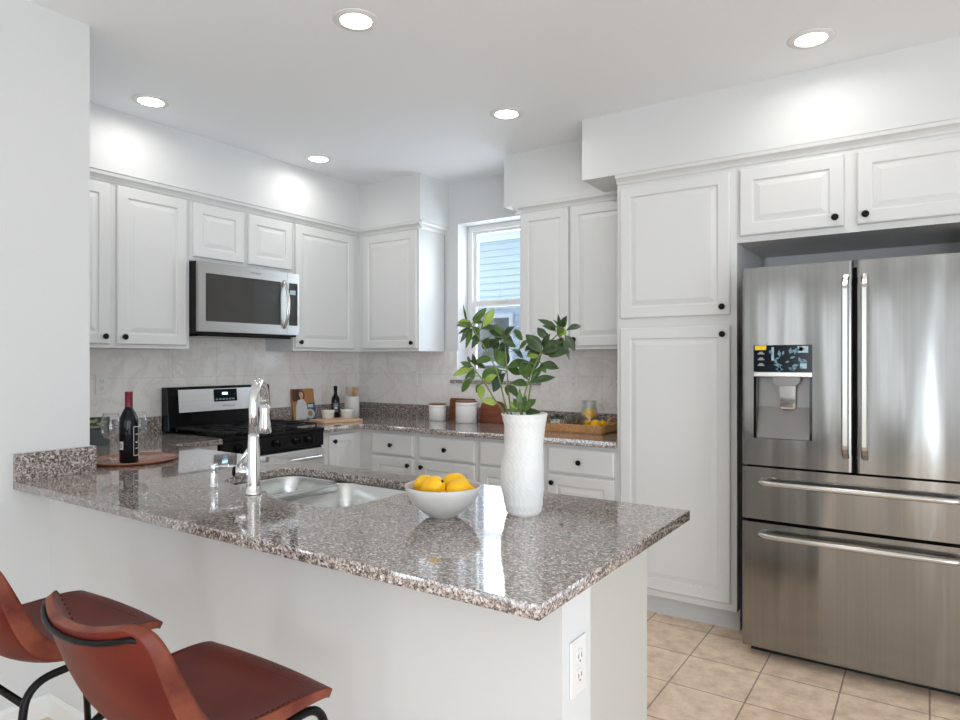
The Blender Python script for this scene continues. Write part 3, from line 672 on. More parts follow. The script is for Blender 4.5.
# left door: built around the dispenser recess
def door_with_recess():
    b = MB(); x0, x1, z0, z1 = 0.0, 0.447, 0.884, 1.785
    _, fy = bowed(x0, x1, z0, z1); _.bm.free()
    e = 0.012
    xs = sorted(set([x0, x0 + e * 0.15, x0 + e * 0.45, x0 + e, DX0, DX1, x1 - e, x1 - e * 0.45, x1 - e * 0.15, x1] + [x0 + e + 0.02 * i for i in range(1, 21) if abs(x0 + e + 0.02 * i - DX0) > 0.006 and abs(x0 + e + 0.02 * i - DX1) > 0.006]))
    zs = [z0, DZ0, DZ1, z1]
    g = [[b.bm.verts.new((x, fy(x), z)) for x in xs] for z in zs]
    for j in range(3):
        for i in range(len(xs) - 1):
            if j == 1 and xs[i] >= DX0 - 1e-6 and xs[i + 1] <= DX1 + 1e-6: continue
            b._f([g[j][i], g[j][i + 1], g[j + 1][i + 1], g[j + 1][i]])
    bk = [[b.bm.verts.new((x, 0.083, z)) for x in (x0, x1)] for z in (z0, z1)]
    b._f([bk[0][0], bk[0][1], bk[1][1], bk[1][0]])
    b._f(g[0] + [bk[0][1], bk[0][0]]); b._f(g[3] + [bk[1][1], bk[1][0]])
    b._f([r[0] for r in g] + [bk[1][0], bk[0][0]]); b._f([r[-1] for r in g] + [bk[1][1], bk[0][1]])
    for f in b.bm.faces: f.smooth = False
    # recess walls
    i0 = xs.index(DX0); i1 = xs.index(DX1)
    fr_ = [g[1][i] for i in range(i0, i1 + 1)] + [g[2][i] for i in range(i1, i0 - 1, -1)]
    rb = [b.bm.verts.new((v.co.x, 0.075, v.co.z)) for v in fr_]
    for i in range(len(fr_)):
        j = (i + 1) % len(fr_); b._f([fr_[i], fr_[j], rb[j], rb[i]])
    b._f(rb)
    return b
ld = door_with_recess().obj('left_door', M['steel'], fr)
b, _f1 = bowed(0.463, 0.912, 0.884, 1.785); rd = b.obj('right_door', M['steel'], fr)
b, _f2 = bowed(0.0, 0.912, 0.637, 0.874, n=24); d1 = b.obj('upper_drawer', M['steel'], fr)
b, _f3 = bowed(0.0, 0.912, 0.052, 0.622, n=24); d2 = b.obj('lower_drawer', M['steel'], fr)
# dispenser
b = MB(); b.box(DX0 + 0.001, DX1 - 0.001, 0.001, 0.030, 1.310, DZ1 - 0.001); dp = b.obj('display_panel', M['screen'], ld)
rnd = random.Random(3)
b = MB()
for i in range(26):
    x = 0.115 + rnd.random() * 0.155; z = 1.318 + rnd.random() * 0.095; s = 0.006 + rnd.random() * 0.012; a = rnd.random() * PI
    b.rings([[(x + s * math.cos(a + q * PI / 2) * (1 if q % 2 else 0.45), y, z + s * math.sin(a + q * PI / 2) * (1 if q % 2 else 0.45)) for q in range(4)] for y in (0.0002, 0.0009)])
b.obj('printed_graphic', M['blue_print'], dp)
for q in ((0.236, 0.278, 1.395, 1.424), (0.245, 0.272, 1.325, 1.348), (0.128, 0.138, 1.36, 1.42)):
    b = MB(); b.box(q[0], q[1], 0.0002, 0.0009, q[2], q[3]); b.obj('printed_patch', M['ltblue_print'], dp)
b = MB(); b.box(0.058, 0.106, 0.0, 0.0009, 1.408, 1.428); b.obj('sticker', M['yellow_sticker'], dp)
b = MB()
for z in (1.388, 1.362, 1.336): b.box(0.070, 0.098, 0.0002, 0.0009, z, z + 0.006); b.box(0.076, 0.092, 0.0002, 0.0009, z + 0.006, z + 0.012)
b.obj('printed_icon', M['label_grey'], dp)
b = MB(); b.box(DX0 + 0.001, DX1 - 0.001, -0.003, 0.030, 1.287, 1.309, bev=0.003); b.obj('trim_bar', M['steel_handle'], ld)
b = MB(); b.prism([(0.012, 1.012), (0.055, 1.15), (0.066, 1.285), (0.074, 1.285), (0.074, 1.0085), (0.012, 1.0085)], 'x', DX0 + 0.012, DX1 - 0.012); b.obj('dispenser_cavity', M['disp_grey'], ld)
for xa in (DX0 + 0.0015, DX1 - 0.0115):
    b = MB(); b.box(xa, xa + 0.010, 0.006, 0.074, 1.009, 1.286); b.obj('cavity_side', M['black_gloss'], ld)
b = MB(); b.prism([(0.130, 1.286), (0.135, 1.262), (0.150, 1.248), (0.225, 1.248), (0.240, 1.262), (0.245, 1.286)], 'y', 0.012, 0.05); b.obj('chute', M['disp_grey'], ld)
b = MB(); b.rings([[(0.158, 0.016, 1.246), (0.224, 0.016, 1.246), (0.224, 0.030, 1.246), (0.158, 0.030, 1.246)], [(0.160, 0.024, 1.150), (0.222, 0.024, 1.150), (0.222, 0.036, 1.150), (0.160, 0.036, 1.150)], [(0.166, 0.028, 1.142), (0.216, 0.028, 1.142), (0.216, 0.038, 1.142), (0.166, 0.038, 1.142)]]); b.obj('paddle', M['chrome'], ld)
b = MB()
for x in (0.042, 0.050, 0.062, 0.070): b.box(x, x + 0.006, -0.001 + 0.0095, 0.0105, 1.555, 1.564)
b.obj('tiny_lettering', M['ink'], ld)
# handles
for par, x, fyy in ((ld, 0.423, 0.0), (rd, 0.494, 0.0)):
    b = MB()
    y = -0.045
    rs = []
    zs = [0.940, 0.965, 0.985, 1.00, 1.665, 1.68, 1.70, 1.725]
    ys = [0.004, -0.022, -0.040, y, y, -0.040, -0.022, 0.004]
    for z, yy in zip(zs, ys): rs.append([(x - 0.0135, yy + 0.014, z), (x - 0.0135, yy + 0.002, z), (x - 0.008, yy - 0.004, z), (x + 0.008, yy - 0.004, z), (x + 0.0135, yy + 0.002, z), (x + 0.0135, yy + 0.014, z)])
    b.rings(rs); b.obj('handle', M['steel_handle'], par)
for par, z in ((d1, 0.812), (d2, 0.576)):
    b = MB(); pth = [(0.085 + 0.742 * i / 24, 0.0, z) for i in range(25)]
    pth = [(x, -0.050 - 0.008 * (1 - (2 * (x - 0.456) / 0.742) ** 2), zz) for x, _, zz in pth]
    pth = [(0.085, 0.004, z), (0.086, -0.03, z)] + pth[1:-1] + [(0.826, -0.03, z), (0.827, 0.004, z)]
    b.tube(pth, 0.0125, 12); b.obj('handle', M['steel_handle'], par)
lettering('SAMSUNG', 0.026, M['ink'], rd, (0.803, 0.0068, 1.738), (R(90), 0, R(-1.2)), align='LEFT')
b = MB(); b.box(0.806, 0.876, 0.006, 0.0095, 1.645, 1.715); sk_ = b.obj('sticker', M['navy'], rd, rot=(0, 0, 0)); sk_['label'] = 'navy blue sticker'
b = MB(); b.box(0.811, 0.871, 0.0052, 0.0059, 1.685, 1.710); b.box(0.811, 0.871, 0.0052, 0.0059, 1.650, 1.672); b.obj('sticker_panel', M['ltblue_print'], sk_)

# ------------------------------------------------------------------ outlets
def outlet(label, loc, rz, kind='outlet'):
    o = thing('wall_' + kind if kind == 'switch' else 'power_outlet', label, kind, loc, rz, 'outlets and switches')
    b = MB(); b.box(-0.035, 0.035, -0.006, -0.0003, -0.0575, 0.0575, bev=0.002); b.obj('cover_plate', M['plate'], o)
    if kind == 'outlet':
        for z in (-0.02, 0.02):
            b = MB(); b.lathe([(0.0165, -0.0061), (0.0165, -0.0075), (0.015, -0.008)], 20, mtx=Matrix.Rotation(R(90), 3, 'X') @ Matrix.Scale(-1, 3, Vector((0, 0, 1)))); f = b.obj('socket', M['plate'], o, (0, 0, z))
            b = MB(); b.box(-0.0075, -0.0055, -0.0085, -0.0081, -0.002, 0.007); b.box(0.0055, 0.0075, -0.0085, -0.0081, -0.002, 0.007); b.box(-0.002, 0.002, -0.0085, -0.0081, -0.010, -0.006); b.obj('slot', M['slot'], f)
    else:
        b = MB(); b.box(-0.016, 0.016, -0.0085, -0.0061, -0.033, 0.033, bev=0.001); b.obj('rocker', M['plate'], o)
    return o
outlet('white outlet on the tiled stove wall, above the red-capped wine bottle', (XS + 0.009, 1.944, 1.222), R(90))
outlet('white outlet on the tiled back wall above the rattan tray', (-1.968, YB - 0.009, 1.224), 0)
outlet('white switch plate on the back wall above the white canisters', (-3.36, YB - 0.009, 1.228), 0, 'switch')
outlet('white switch plate on the back wall just right of the plant stems', (-2.19, YB - 0.009, 1.20), 0, 'switch')
outlet('white outlet tucked against the pantry side on the back wall', (-1.655, YB - 0.009, 1.222), 0)
outlet('white outlet on the end of the half wall under the granite corner', (PXE, 1.250, 0.727), R(90))

# ------------------------------------------------------------------ recessed ceiling lights
lt = thing('recessed_light', 'recessed ceiling light nearest the camera, largest of the five', 'ceiling light', (-1.876, 1.898, CE), group='recessed ceiling lights')
b = MB(); b.lathe([(0.062, -0.006), (0.088, -0.004), (0.092, -0.0005), (0.062, -0.0005)], 40, cap0=False, cap1=False); b.obj('trim_ring', M['trim'], lt)
b = MB(); b.lathe([(0.0615, -0.0045), (0.0615, -0.0015), (0.002, -0.0015)], 40, cap0=True); b.obj('lens', M['lamp'], lt)
ld_ = bpy.data.lights.new('downlight', 'AREA'); ld_.shape = 'DISK'; ld_.size = 0.12; ld_.energy = LAMP_POWER; ld_.color = (1.0, 0.97, 0.93); ld_.spread = R(165)
lo_ = bpy.data.objects.new('downlight', ld_); COL.objects.link(lo_); lo_.parent = lt; lo_.location = (0, 0, -0.012)
for loc, lab in (((-0.403, 3.075), 'recessed ceiling light in front of the refrigerator soffit, rightmost of the five'), ((-3.344, 1.893), 'recessed ceiling light near the left wall edge, leftmost of the five'),
                 ((-1.904, 3.076), 'recessed ceiling light in front of the window, between two others'), ((-3.367, 3.057), 'recessed ceiling light over the far corner, smallest of the five')):
    dup(lt, (loc[0], loc[1], CE), None, lab)

# ------------------------------------------------------------------ leather stools
def make_stool(loc, label):
    r = thing('leather_stool', label, 'bar stool', loc, 0, 'leather counter stools')
    # stations along the sling: y, z, half width, side lift, thickness
    S = [(0.205, 0.650, 0.212, -0.010, 0.018), (0.192, 0.658, 0.215, -0.002, 0.022), (0.13, 0.654, 0.213, 0.010, 0.026), (0.06, 0.645, 0.209, 0.018, 0.032), (-0.01, 0.640, 0.204, 0.024, 0.040),
         (-0.065, 0.645, 0.200, 0.030, 0.046), (-0.108, 0.668, 0.197, 0.036, 0.046), (-0.142, 0.712, 0.195, 0.040, 0.042), (-0.174, 0.768, 0.192, 0.046, 0.037), (-0.203, 0.822, 0.189, 0.051, 0.030), (-0.222, 0.858, 0.183, 0.053, 0.024), (-0.232, 0.879, 0.168, 0.048, 0.019), (-0.238, 0.890, 0.140, 0.034, 0.015)]
    pts = [Vector((0, a[0], a[1])) for a in S]; n = len(S); nor = []
    for i in range(n):
        t = (pts[min(i + 1, n - 1)] - pts[max(i - 1, 0)]).normalized(); nor.append(Vector((0, t.z, -t.y)))  # towards the sitter
    for q in range(n):
        if nor[q].z < 0 and nor[q].y < 0: nor[q] = -nor[q]
    cols = [-1, -0.93, -0.75, -0.5, -0.25, 0, 0.25, 0.5, 0.75, 0.93, 1]
    b = MB(); inner = []; outer = []
    def P(i, c, deep):
        y, z, hw, lift, th = S[i]
        return Vector((hw * c, y, z)) + nor[i] * (lift * abs(c) ** 2.4 - deep)
    inner = [[b.bm.verts.new(P(i, c, 0)) for c in cols] for i in range(n)]
    outer = [[b.bm.verts.new(P(i, c * 0.985, S[i][4])) for c in cols] for i in range(n)]
    m = len(cols)
    for i in range(n - 1):
        for j in range(m - 1):
            b._f([inner[i][j], inner[i][j + 1], inner[i + 1][j + 1], inner[i + 1][j]]); b._f([outer[i][j], outer[i + 1][j], outer[i + 1][j + 1], outer[i][j + 1]])
        b.mi = 1
        b._f([inner[i][0], inner[i + 1][0], outer[i + 1][0], outer[i][0]]); b._f([inner[i][-1], outer[i][-1], outer[i + 1][-1], inner[i + 1][-1]])
        b.mi = 0
    b.mi = 1
    for j in range(m - 1):
        b._f([inner[0][j], outer[0][j], outer[0][j + 1], inner[0][j + 1]]); b._f([inner[-1][j], inner[-1][j + 1], outer[-1][j + 1], outer[-1][j]])
    for f in b.bm.faces: f.smooth = True
    cr = b.bm.edges.layers.float.get('crease_edge') or b.bm.edges.layers.float.new('crease_edge')
    for e_ in b.bm.edges:
        if len(e_.link_faces) == 2 and e_.link_faces[0].material_index != e_.link_faces[1].material_index: e_[cr] = 0.72
    b.obj('sling_seat', [M['leather'], M['leather_hem']], r, sub=2)
    # stitching just inside the rim
    b = MB(); paths = [[P(i, -0.955, -0.0012) for i in range(2, n)], [P(n - 1, c, -0.0012) - Vector((0, 0, 0.006)) for c in (-0.8, -0.4, 0, 0.4, 0.8)], [P(i, 0.955, -0.0012) for i in range(n - 1, 1, -1)], [(P(1, c, 0.0006) + P(2, c, 0.0006)) / 2 for c in (0.75, 0.5, 0.25, 0, -0.25, -0.5, -0.75)]]
    for path in paths:
        acc = 0.0; step = 0.0125
        for a, c in zip(path, path[1:]):
            L = (c - a).length; d = (c - a) / max(L, 1e-6); q_ = step - acc
            while q_ < L:
                q = a + d * q_; b.tube([q - d * 0.0035, q + d * 0.0035], 0.0011, 5); q_ += step
            acc = L - (q_ - step)
    b.obj('stitching', M['stitch'], r)
    # iron frame
    rr = 0.0095
    bk = [P(i, -0.965, S[i][4] - 0.004) for i in range(5, n - 1)]
    top = [P(n - 2, c, S[n - 2][4] + 0.003) + Vector((0, 0, -0.004)) for c in (-0.93, -0.8, -0.6, -0.3, 0, 0.3, 0.6, 0.8, 0.93)]
    bk2 = [P(i, 0.965, S[i][4] - 0.004) for i in range(n - 2, 4, -1)]
    b = MB(); b.tube([P(n - 3, -0.90, S[n - 3][4] * 0.3)] + top + [P(n - 3, 0.90, S[n - 3][4] * 0.3)], 0.0055, 10); b.obj('back_rod', M['black'], r)
    for s in (-1, 1):
        b = MB(); b.tube(arc_path([(s * 0.235, 0.225, 0.0), (s * 0.200, 0.178, 0.624), (s * 0.188, -0.125, 0.598), (s * 0.222, -0.195, 0.0)], 0.06, 8), rr, 12); b.obj('side_frame', M['black'], r)
    b = MB(); b.tube([(-0.19, -0.128, 0.552), (0.19, -0.128, 0.552)], 0.0085, 10); b.obj('cross_bar', M['black'], r)
    b = MB(); b.tube([(-0.195, 0.12, 0.612), (0.195, 0.12, 0.612)], 0.006, 10); b.obj('cross_bar', M['black'], r)
    b = MB(); b.tube([(-0.222, 0.208, 0.24), (0.222, 0.208, 0.24)], 0.0085, 10); b.obj('foot_rail', M['black'], r)
    return r
STOOL = (-1.282, 0.815)
s1 = make_stool((STOOL[0], STOOL[1], 0), 'red-brown leather counter stool in front, its whole back and seat showing')
s2 = dup(s1, (-1.940, 0.815, 0), None, 'red-brown leather counter stool next to the left wall, cut off by the picture edge')

# ------------------------------------------------------------------ vase with leafy branches
VZ = (-0.977, 1.672, 0.914)
vs_ = thing('vase', 'tall textured white vase on the granite peninsula holding green branches', 'vase', VZ)
b = MB(); seg = 96; rows = 120
def vr(t):
    k = [(0, 0.047), (0.03, 0.051), (0.12, 0.055), (0.30, 0.0615), (0.45, 0.0625), (0.58, 0.0600), (0.72, 0.0575), (0.85, 0.0595), (0.95, 0.0645), (1.0, 0.0675)]
    for (a, ra), (c, rc) in zip(k, k[1:]):
        if a <= t <= c:
            u = (t - a) / (c - a); u = u * u * (3 - 2 * u); return ra + (rc - ra) * u
    return k[-1][1]
rs = []
for i in range(rows + 1):
    t = i / rows; z = t * 0.292; ring = []
    ox = 0.006 * math.sin(PI * 2 * (t - 0.1)) * -0.6
    for j in range(seg):
        a = 2 * PI * j / seg
        rip = 0.0011 * math.sin(22 * a + 3.0 * math.sin(7 * t * PI)) * math.cos(t * 64 + 1.2 * math.sin(5 * a)) if 0.02 < t < 0.99 else 0
        wob = 0.0022 * math.sin(2 * a + 5 * t) + 0.0012 * math.sin(3 * a - 7 * t)
        rr_ = vr(t) + rip + wob * min(1, t * 4)
        ring.append((rr_ * math.cos(a) + ox, rr_ * math.sin(a), z))
    rs.append(ring)
for t, dr_ in ((1.0, 0.004), (0.9, 0.006), (0.5, 0.006), (0.06, 0.008)):
    rs.append([((vr(t) - dr_) * math.cos(2 * PI * j / seg), (vr(t) - dr_) * math.sin(2 * PI * j / seg), t * 0.292) for j in range(seg)])
b.rings(rs, True, True, True, True); b.obj('body', M['vase'], vs_)

D_ = Vector((-math.sin(R(34.05)), math.cos(R(34.05)), 0)); RT = Vector((math.cos(R(34.05)), math.sin(R(34.05)), 0)); CAM = Vector((0, 0, 1.359))
def at(u, v, d):
    """a point at distance d in front of the eye"""
    return CAM + (D_ + RT * ((u - 480) / 661.7) + Vector((0, 0, (360.84 - v) / 661.7))) * d
VD = 1.932
def leaf(b, p0, p1, w, face, sag=0.0, mi=0):
    b.mi = mi
    ax = p1 - p0; L = ax.length
    if L < 1e-4: return
    side = ax.cross(face)
    if side.length < 1e-5: side = ax.cross(Vector((0, 0, 1)))
    side.normalize(); nn = side.cross(ax).normalized()
    n = 8; prof = [0.06, 0.42, 0.78, 0.97, 1.0, 0.9, 0.68, 0.36, 0.02]
    top = []; bot = []
    for i in range(n + 1):
        t = i / n; c = p0 + ax * t + nn * (sag * L * 4 * t * (1 - t)); h = w * 0.5 * prof[i]
        row = [c - side * h + nn * h * 0.28, c - side * h * 0.5 + nn * h * 0.10, c, c + side * h * 0.5 + nn * h * 0.10, c + side * h + nn * h * 0.28]
        top.append([b.bm.verts.new(p) for p in row]); bot.append([b.bm.verts.new(p - nn * 0.0006) for p in row])
    for i in range(n):
        for j in range(4):
            for g_, fl in ((top, 1), (bot, -1)):
                q = [g_[i][j], g_[i][j + 1], g_[i + 1][j + 1], g_[i + 1][j]]
                f = b._f(q[::fl]);
                if f: f.smooth = True
        for j in (0, 4):
            b._f([top[i][j], top[i + 1][j], bot[i + 1][j], bot[i][j]])
rl = random.Random(11)
# one entry per branch: label, depth offset, stem pixels, leaves (x0,y0,x1,y1,width,shade) in a 6x window whose corner is (440,295)
BR = [
 ('leafy green branch rising up the left of the vase, its tip over the window frame', -0.03, [(520, 470, 0.02), (507, 412, 0.0), (497, 372, 0.0), (483, 345, -0.01), (471, 325, -0.02)],
  [(200,165,280,75,42,1),(262,188,326,80,52,2),(192,182,96,182,36,1),(162,172,138,55,12,0),(182,190,120,288,26,0),(192,200,154,322,30,1),(236,240,190,322,36,0),(192,190,238,240,44,1),(250,200,330,190,40,0),(300,250,255,320,46,0),(215,170,245,110,30,1),(175,150,100,170,26,2)]),
 ('leafy branch bending low to the far left of the vase with yellow-green leaves', -0.06, [(518, 470, 0.02), (504, 414, 0.0), (496, 402, -0.01), (484, 382, -0.03), (473, 368, -0.04)],
  [(195,440,74,488,44,2),(188,490,130,584,38,1),(195,430,122,402,32,1),(205,402,312,378,44,1),(180,410,168,368,16,0),(240,540,246,632,44,2),(265,515,340,480,42,2),(340,650,246,640,46,2),(200,460,120,440,40,1),(215,420,195,350,26,0),(250,500,330,440,50,1)]),
 ('leafy branch standing in the middle of the bunch, dark leaves over the lower window sash', 0.02, [(522, 470, 0.0), (511, 412, 0.0), (507, 372, 0.0), (505, 340, 0.0)],
  [(280,212,412,252,62,0),(388,232,448,188,38,0),(352,268,252,322,50,0),(368,280,458,312,44,0),(446,210,495,272,38,1),(480,330,530,265,26,1),(385,440,330,312,62,1),(402,440,542,402,62,1),(392,470,318,582,82,3),(372,450,254,492,54,1),(410,540,470,620,44,0),(390,240,300,180,46,1),(420,300,350,340,44,3),(350,340,380,420,60,1),(440,330,500,380,40,3),(340,230,440,280,54,0)]),
 ('leafy branch reaching up right of the vase, its rosette before a white cabinet', 0.01, [(525, 470, 0.02), (527, 412, 0.0), (534, 372, 0.0), (543, 350, 0.0), (556, 336, -0.01), (563, 330, -0.02)],
  [(722,192,708,114,22,0),(740,192,762,124,42,0),(760,212,848,186,38,0),(700,190,586,146,32,0),(696,210,612,184,32,0),(752,242,810,334,52,0),(736,262,776,390,28,0),(636,265,584,195,48,0),(622,328,660,232,46,0),(710,220,760,235,50,2),(730,250,700,180,36,1),(745,270,720,340,50,0)]),
 ('leafy branch with large broad leaves leaning right above the vase rim', -0.02, [(523, 470, 0.0), (522, 412, 0.0), (529, 380, -0.01), (540, 354, -0.02)],
  [(610,342,514,236,78,0),(616,345,732,280,84,0),(640,350,778,345,80,0),(612,412,714,442,52,0),(610,350,545,460,64,1),(596,370,518,366,34,2),(545,530,694,494,44,0),(526,545,428,525,58,1),(520,505,490,398,62,1),(530,400,505,500,54,1),(500,330,560,300,36,0)]),
 ('short bright green shoot low at the vase mouth, right under the other branches', -0.035, [(524, 470, 0.0), (521, 418, -0.01), (520, 405, -0.01)],
  [(470,700,478,560,38,1),(510,690,576,624,44,1),(520,698,606,706,34,0),(480,690,440,620,32,1),(490,690,515,600,34,1),(455,690,420,640,30,2),(470,700,400,690,24,1),(500,700,545,640,30,1)]),
]
for lab, dd, stem, leaves in BR:
    base = at(stem[0][0], stem[0][1], VD); base = Vector((VZ[0] + (base.x - VZ[0]) * 0.5, VZ[1] + (base.y - VZ[1]) * 0.5, max(base.z, 0.94)))
    r = thing('leafy_branch', lab, 'branch', base, 0, 'branches in the white vase')
    pts = [at(u, v, VD + dd * (i / max(1, len(stem) - 1)) + off) for i, (u, v, off) in enumerate(stem)]
    pts[0] = base.copy()
    sm = []
    for i in range(len(pts) - 1):
        p0 = pts[max(i - 1, 0)]; p1 = pts[i]; p2 = pts[i + 1]; p3 = pts[min(i + 2, len(pts) - 1)]
        for k in range(6):
            t = k / 6; sm.append(0.5 * ((2 * p1) + (p2 - p0) * t + (2 * p0 - 5 * p1 + 4 * p2 - p3) * t * t + (3 * p1 - p0 - 3 * p2 + p3) * t ** 3))
    sm.append(pts[-1])
    b = MB(); b.tube([p - base for p in sm], [0.0030 - 0.0013 * i / len(sm) for i in range(len(sm))], 7); 
    bl = MB()
    for x0, y0, x1, y1, w, sh in leaves:
        u0, v0, u1, v1 = 440 + x0 / 6, 295 + y0 / 6, 440 + x1 / 6, 295 + y1 / 6
        k0 = rl.uniform(-0.012, 0.012); k1 = rl.uniform(-0.05, 0.05)
        # leaf root joins the nearest point of the stem
        q0 = at(u0, v0, VD + dd + k0); near = min(sm, key=lambda p: (p - q0).length)
        q0 = q0 + (near - q0) * 0.10
        q1 = at(u1, v1, VD + dd + k0 + k1)
        if (near - q0).length > 0.004: b.tube([near - base, (near + q0) / 2 - base + Vector((0, 0, 0.002)), q0 - base], 0.0011, 5)
        fc_ = (CAM - q0).normalized() * 1.0 + Vector((rl.uniform(-0.35, 0.35), rl.uniform(-0.35, 0.35), 0.45))
        if rl.random() < 0.6 and w > 20:
            e0 = q0 + D_ * rl.uniform(0.01, 0.05); dv = (q1 - q0) * rl.uniform(0.55, 0.85); rot_ = Matrix.Rotation(R(rl.choice((-1, 1)) * rl.uniform(28, 60)), 3, (D_ + Vector((rl.uniform(-.3, .3), rl.uniform(-.3, .3), rl.uniform(-.3, .3)))).normalized())
            leaf(bl, e0 - base, e0 + rot_ @ dv - base, w * 0.85 / 6 * VD / 661.7, (CAM - q0).normalized() + Vector((rl.uniform(-0.6, 0.6), rl.uniform(-0.6, 0.6), 0.6)), rl.uniform(0.02, 0.1), rl.choice((0, 0, 1, 1, sh)))
            b.tube([near - base, e0 - base], 0.0011, 5)
        leaf(bl, q0 - base, q1 - base, w * 1.08 / 6 * VD / 661.7, fc_, rl.uniform(0.02, 0.10), sh)
    b.obj('stem', M['stem'], r)
    bl.obj('foliage', [M['leaf_dark'], M['leaf_mid'], M['leaf_young'], M['leaf_blue']], r)

# ------------------------------------------------------------------ fruit bowl
BW = (-1.150, 1.512, 0.914)
bo = thing('fruit_bowl', 'white stoneware bowl heaped with lemons beside the vase', 'bowl', BW)
b = MB(); b.lathe([(0.034, 0.0), (0.037, 0.001), (0.040, 0.004), (0.062, 0.018), (0.090, 0.043), (0.105, 0.070), (0.1095, 0.088), (0.108, 0.090), (0.1055, 0.088), (0.100, 0.070), (0.086, 0.046), (0.058, 0.022), (0.02, 0.012)], 56); b.obj('body', M['bowl'], bo)
def lemon_mesh(b, L=0.046, r=0.033):
    pr = []
    for i in range(19):
        t = i / 18; x = -L + 2 * L * t; a = max(0, 1 - (abs(x) / (L * 0.88)) ** 2.3)
        rr_ = r * math.sqrt(a) if abs(x) < L * 0.86 else 0
        nub = 0.008 * math.sqrt(max(0, 1 - ((abs(x) - L * 0.80) / (L * 0.21)) ** 2)) if abs(x) > L * 0.70 else 0
        pr.append((max(rr_, nub, 0.0008), x))
    b.lathe(pr, 28)
LM = None
def lemon(label, loc, rot, sc=1.0, stem=False, group='lemons in the fruit bowl'):
    global LM
    if LM is None:
        b = MB(); lemon_mesh(b); o = b.obj('lemon', M['lemon']); LM = o.data
    else: o = bpy.data.objects.new('lemon', LM); COL.objects.link(o)
    o.location = loc; o.rotation_euler = rot; o.scale = (sc, sc, sc); tag(o, label, 'lemon', group)
    if stem:
        b = MB(); b.lathe([(0.0045, 0.045), (0.0045, 0.0475), (0.002, 0.049)], 10); s_ = b.obj('stem_end', M['black_matte'], o); s_['label'] = 'dark stem end'
    return o
def bl_(u, v, d): return at(u, v, d)
TW = Vector((0.56, -0.83, 0)); RW = Vector((0.83, 0.56, 0)); BWV = Vector(BW)
def lp_(r, t, z): return BWV + RW * r + TW * t + Vector((0, 0, z))
lemon('lemon at the front left of the bowl with a dark stem end', lp_(-0.026, 0.030, 0.087), (R(58), R(10), R(75)), 0.96, True)
lemon('lemon at the back left of the bowl, partly behind the one with a stem end', lp_(-0.052, -0.030, 0.081), (R(70), R(5), R(10)), 0.96)
lemon('lemon at the back right of the bowl, standing highest on that side', lp_(0.030, -0.036, 0.085), (R(78), R(0), R(118)), 0.98)
lemon('lemon at the front right of the bowl, lying low against the rim', lp_(0.047, 0.028, 0.079), (R(82), 0, R(128)), 0.94)
lemon('lemon at the front of the bowl, only its top edge showing over the rim', lp_(-0.012, 0.040, 0.056), (R(85), 0, R(110)), 0.9)

# ------------------------------------------------------------------ wine on the copper tray
TR = (-2.925, 1.575, 0.914)
tr = thing('round_tray', 'round copper-brown wooden tray under the wine bottle', 'tray', TR)
b = MB(); b.lathe([(0.150, 0.0), (0.168, 0.002), (0.183, 0.010), (0.185, 0.0135), (0.182, 0.015), (0.172, 0.0125), (0.158, 0.008), (0.02, 0.008)], 64); b.obj('dish', M['wood_tray'], tr)
wb = thing('wine_bottle', 'dark wine bottle with burgundy capsule standing on the round tray', 'bottle', (-2.85, 1.515, 0.9225))
b = MB(); b.lathe([(0.034, 0.0), (0.037, 0.004), (0.0375, 0.17), (0.036, 0.19), (0.026, 0.215), (0.0165, 0.232), (0.0148, 0.245), (0.0145, 0.298), (0.01, 0.300)], 36); b.obj('glass', M['bottle'], wb)
b = MB(); b.lathe([(0.0156, 0.238), (0.0154, 0.296), (0.0158, 0.2965), (0.0158, 0.3035), (0.013, 0.3045)], 28, cap0=False); b.obj('capsule', M['foil'], wb)
def curved(b, r, a0, a1, z0, z1, n=8):
    b.rings([[(q * math.cos(R(a0 + (a1 - a0) * i / n)), q * math.sin(R(a0 + (a1 - a0) * i / n)), z) for (q, z) in ((r, z0), (r, z1), (r + 0.0004, z1), (r + 0.0004, z0))] for i in range(n + 1)])
cd = math.degrees(math.atan2(-1.515, 2.85))
b = MB(); a0, a1 = cd + 28, cd + 80
curved(b, 0.0378, a0, a0 + 2.5, 0.03, 0.155); curved(b, 0.0378, a1 - 2.5, a1, 0.03, 0.155); curved(b, 0.0378, a0, a1, 0.03, 0.0325); curved(b, 0.0378, a0, a1, 0.1525, 0.155); curved(b, 0.0378, a0 + 14, a1 - 20, 0.085, 0.089); curved(b, 0.0378, a0 + 14, a1 - 14, 0.06, 0.063); curved(b, 0.0378, a0 + 14, a1 - 14, 0.12, 0.123)
b.obj('front_label', M['label_ink'], wb)
b = MB(); curved(b, 0.0378, cd - 66, cd - 34, 0.058, 0.092); b.obj('back_label', M['label_ink'], wb)
b = MB(); 
for i in range(5): curved(b, 0.0383, cd - 62 + i * 5.2, cd - 60.5 + i * 5.2, 0.064, 0.086, 2)
b.obj('bar_code', M['bottle'], wb)
def wineglass(label, loc):
    g = thing('wine_glass', label, 'wine glass', loc, 0, 'wine glasses on the round tray')
    b = MB(); b.lathe([(0.034, 0), (0.034, 0.0015), (0.006, 0.005), (0.0035, 0.012), (0.0033, 0.085), (0.006, 0.092)], 32); b.obj('stem', M['glass'], g)
    b = MB(); b.lathe([(0.006, 0.092), (0.025, 0.100), (0.039, 0.118), (0.0415, 0.140), (0.037, 0.175), (0.031, 0.205), (0.0300, 0.2055), (0.036, 0.175), (0.0402, 0.140), (0.038, 0.119), (0.024, 0.1015), (0.004, 0.094)], 36, cap0=False); b.obj('glass_bowl', M['glass'], g)
    return g
wineglass('clear wine glass left of the wine bottle', (-2.985, 1.507, 0.9225))
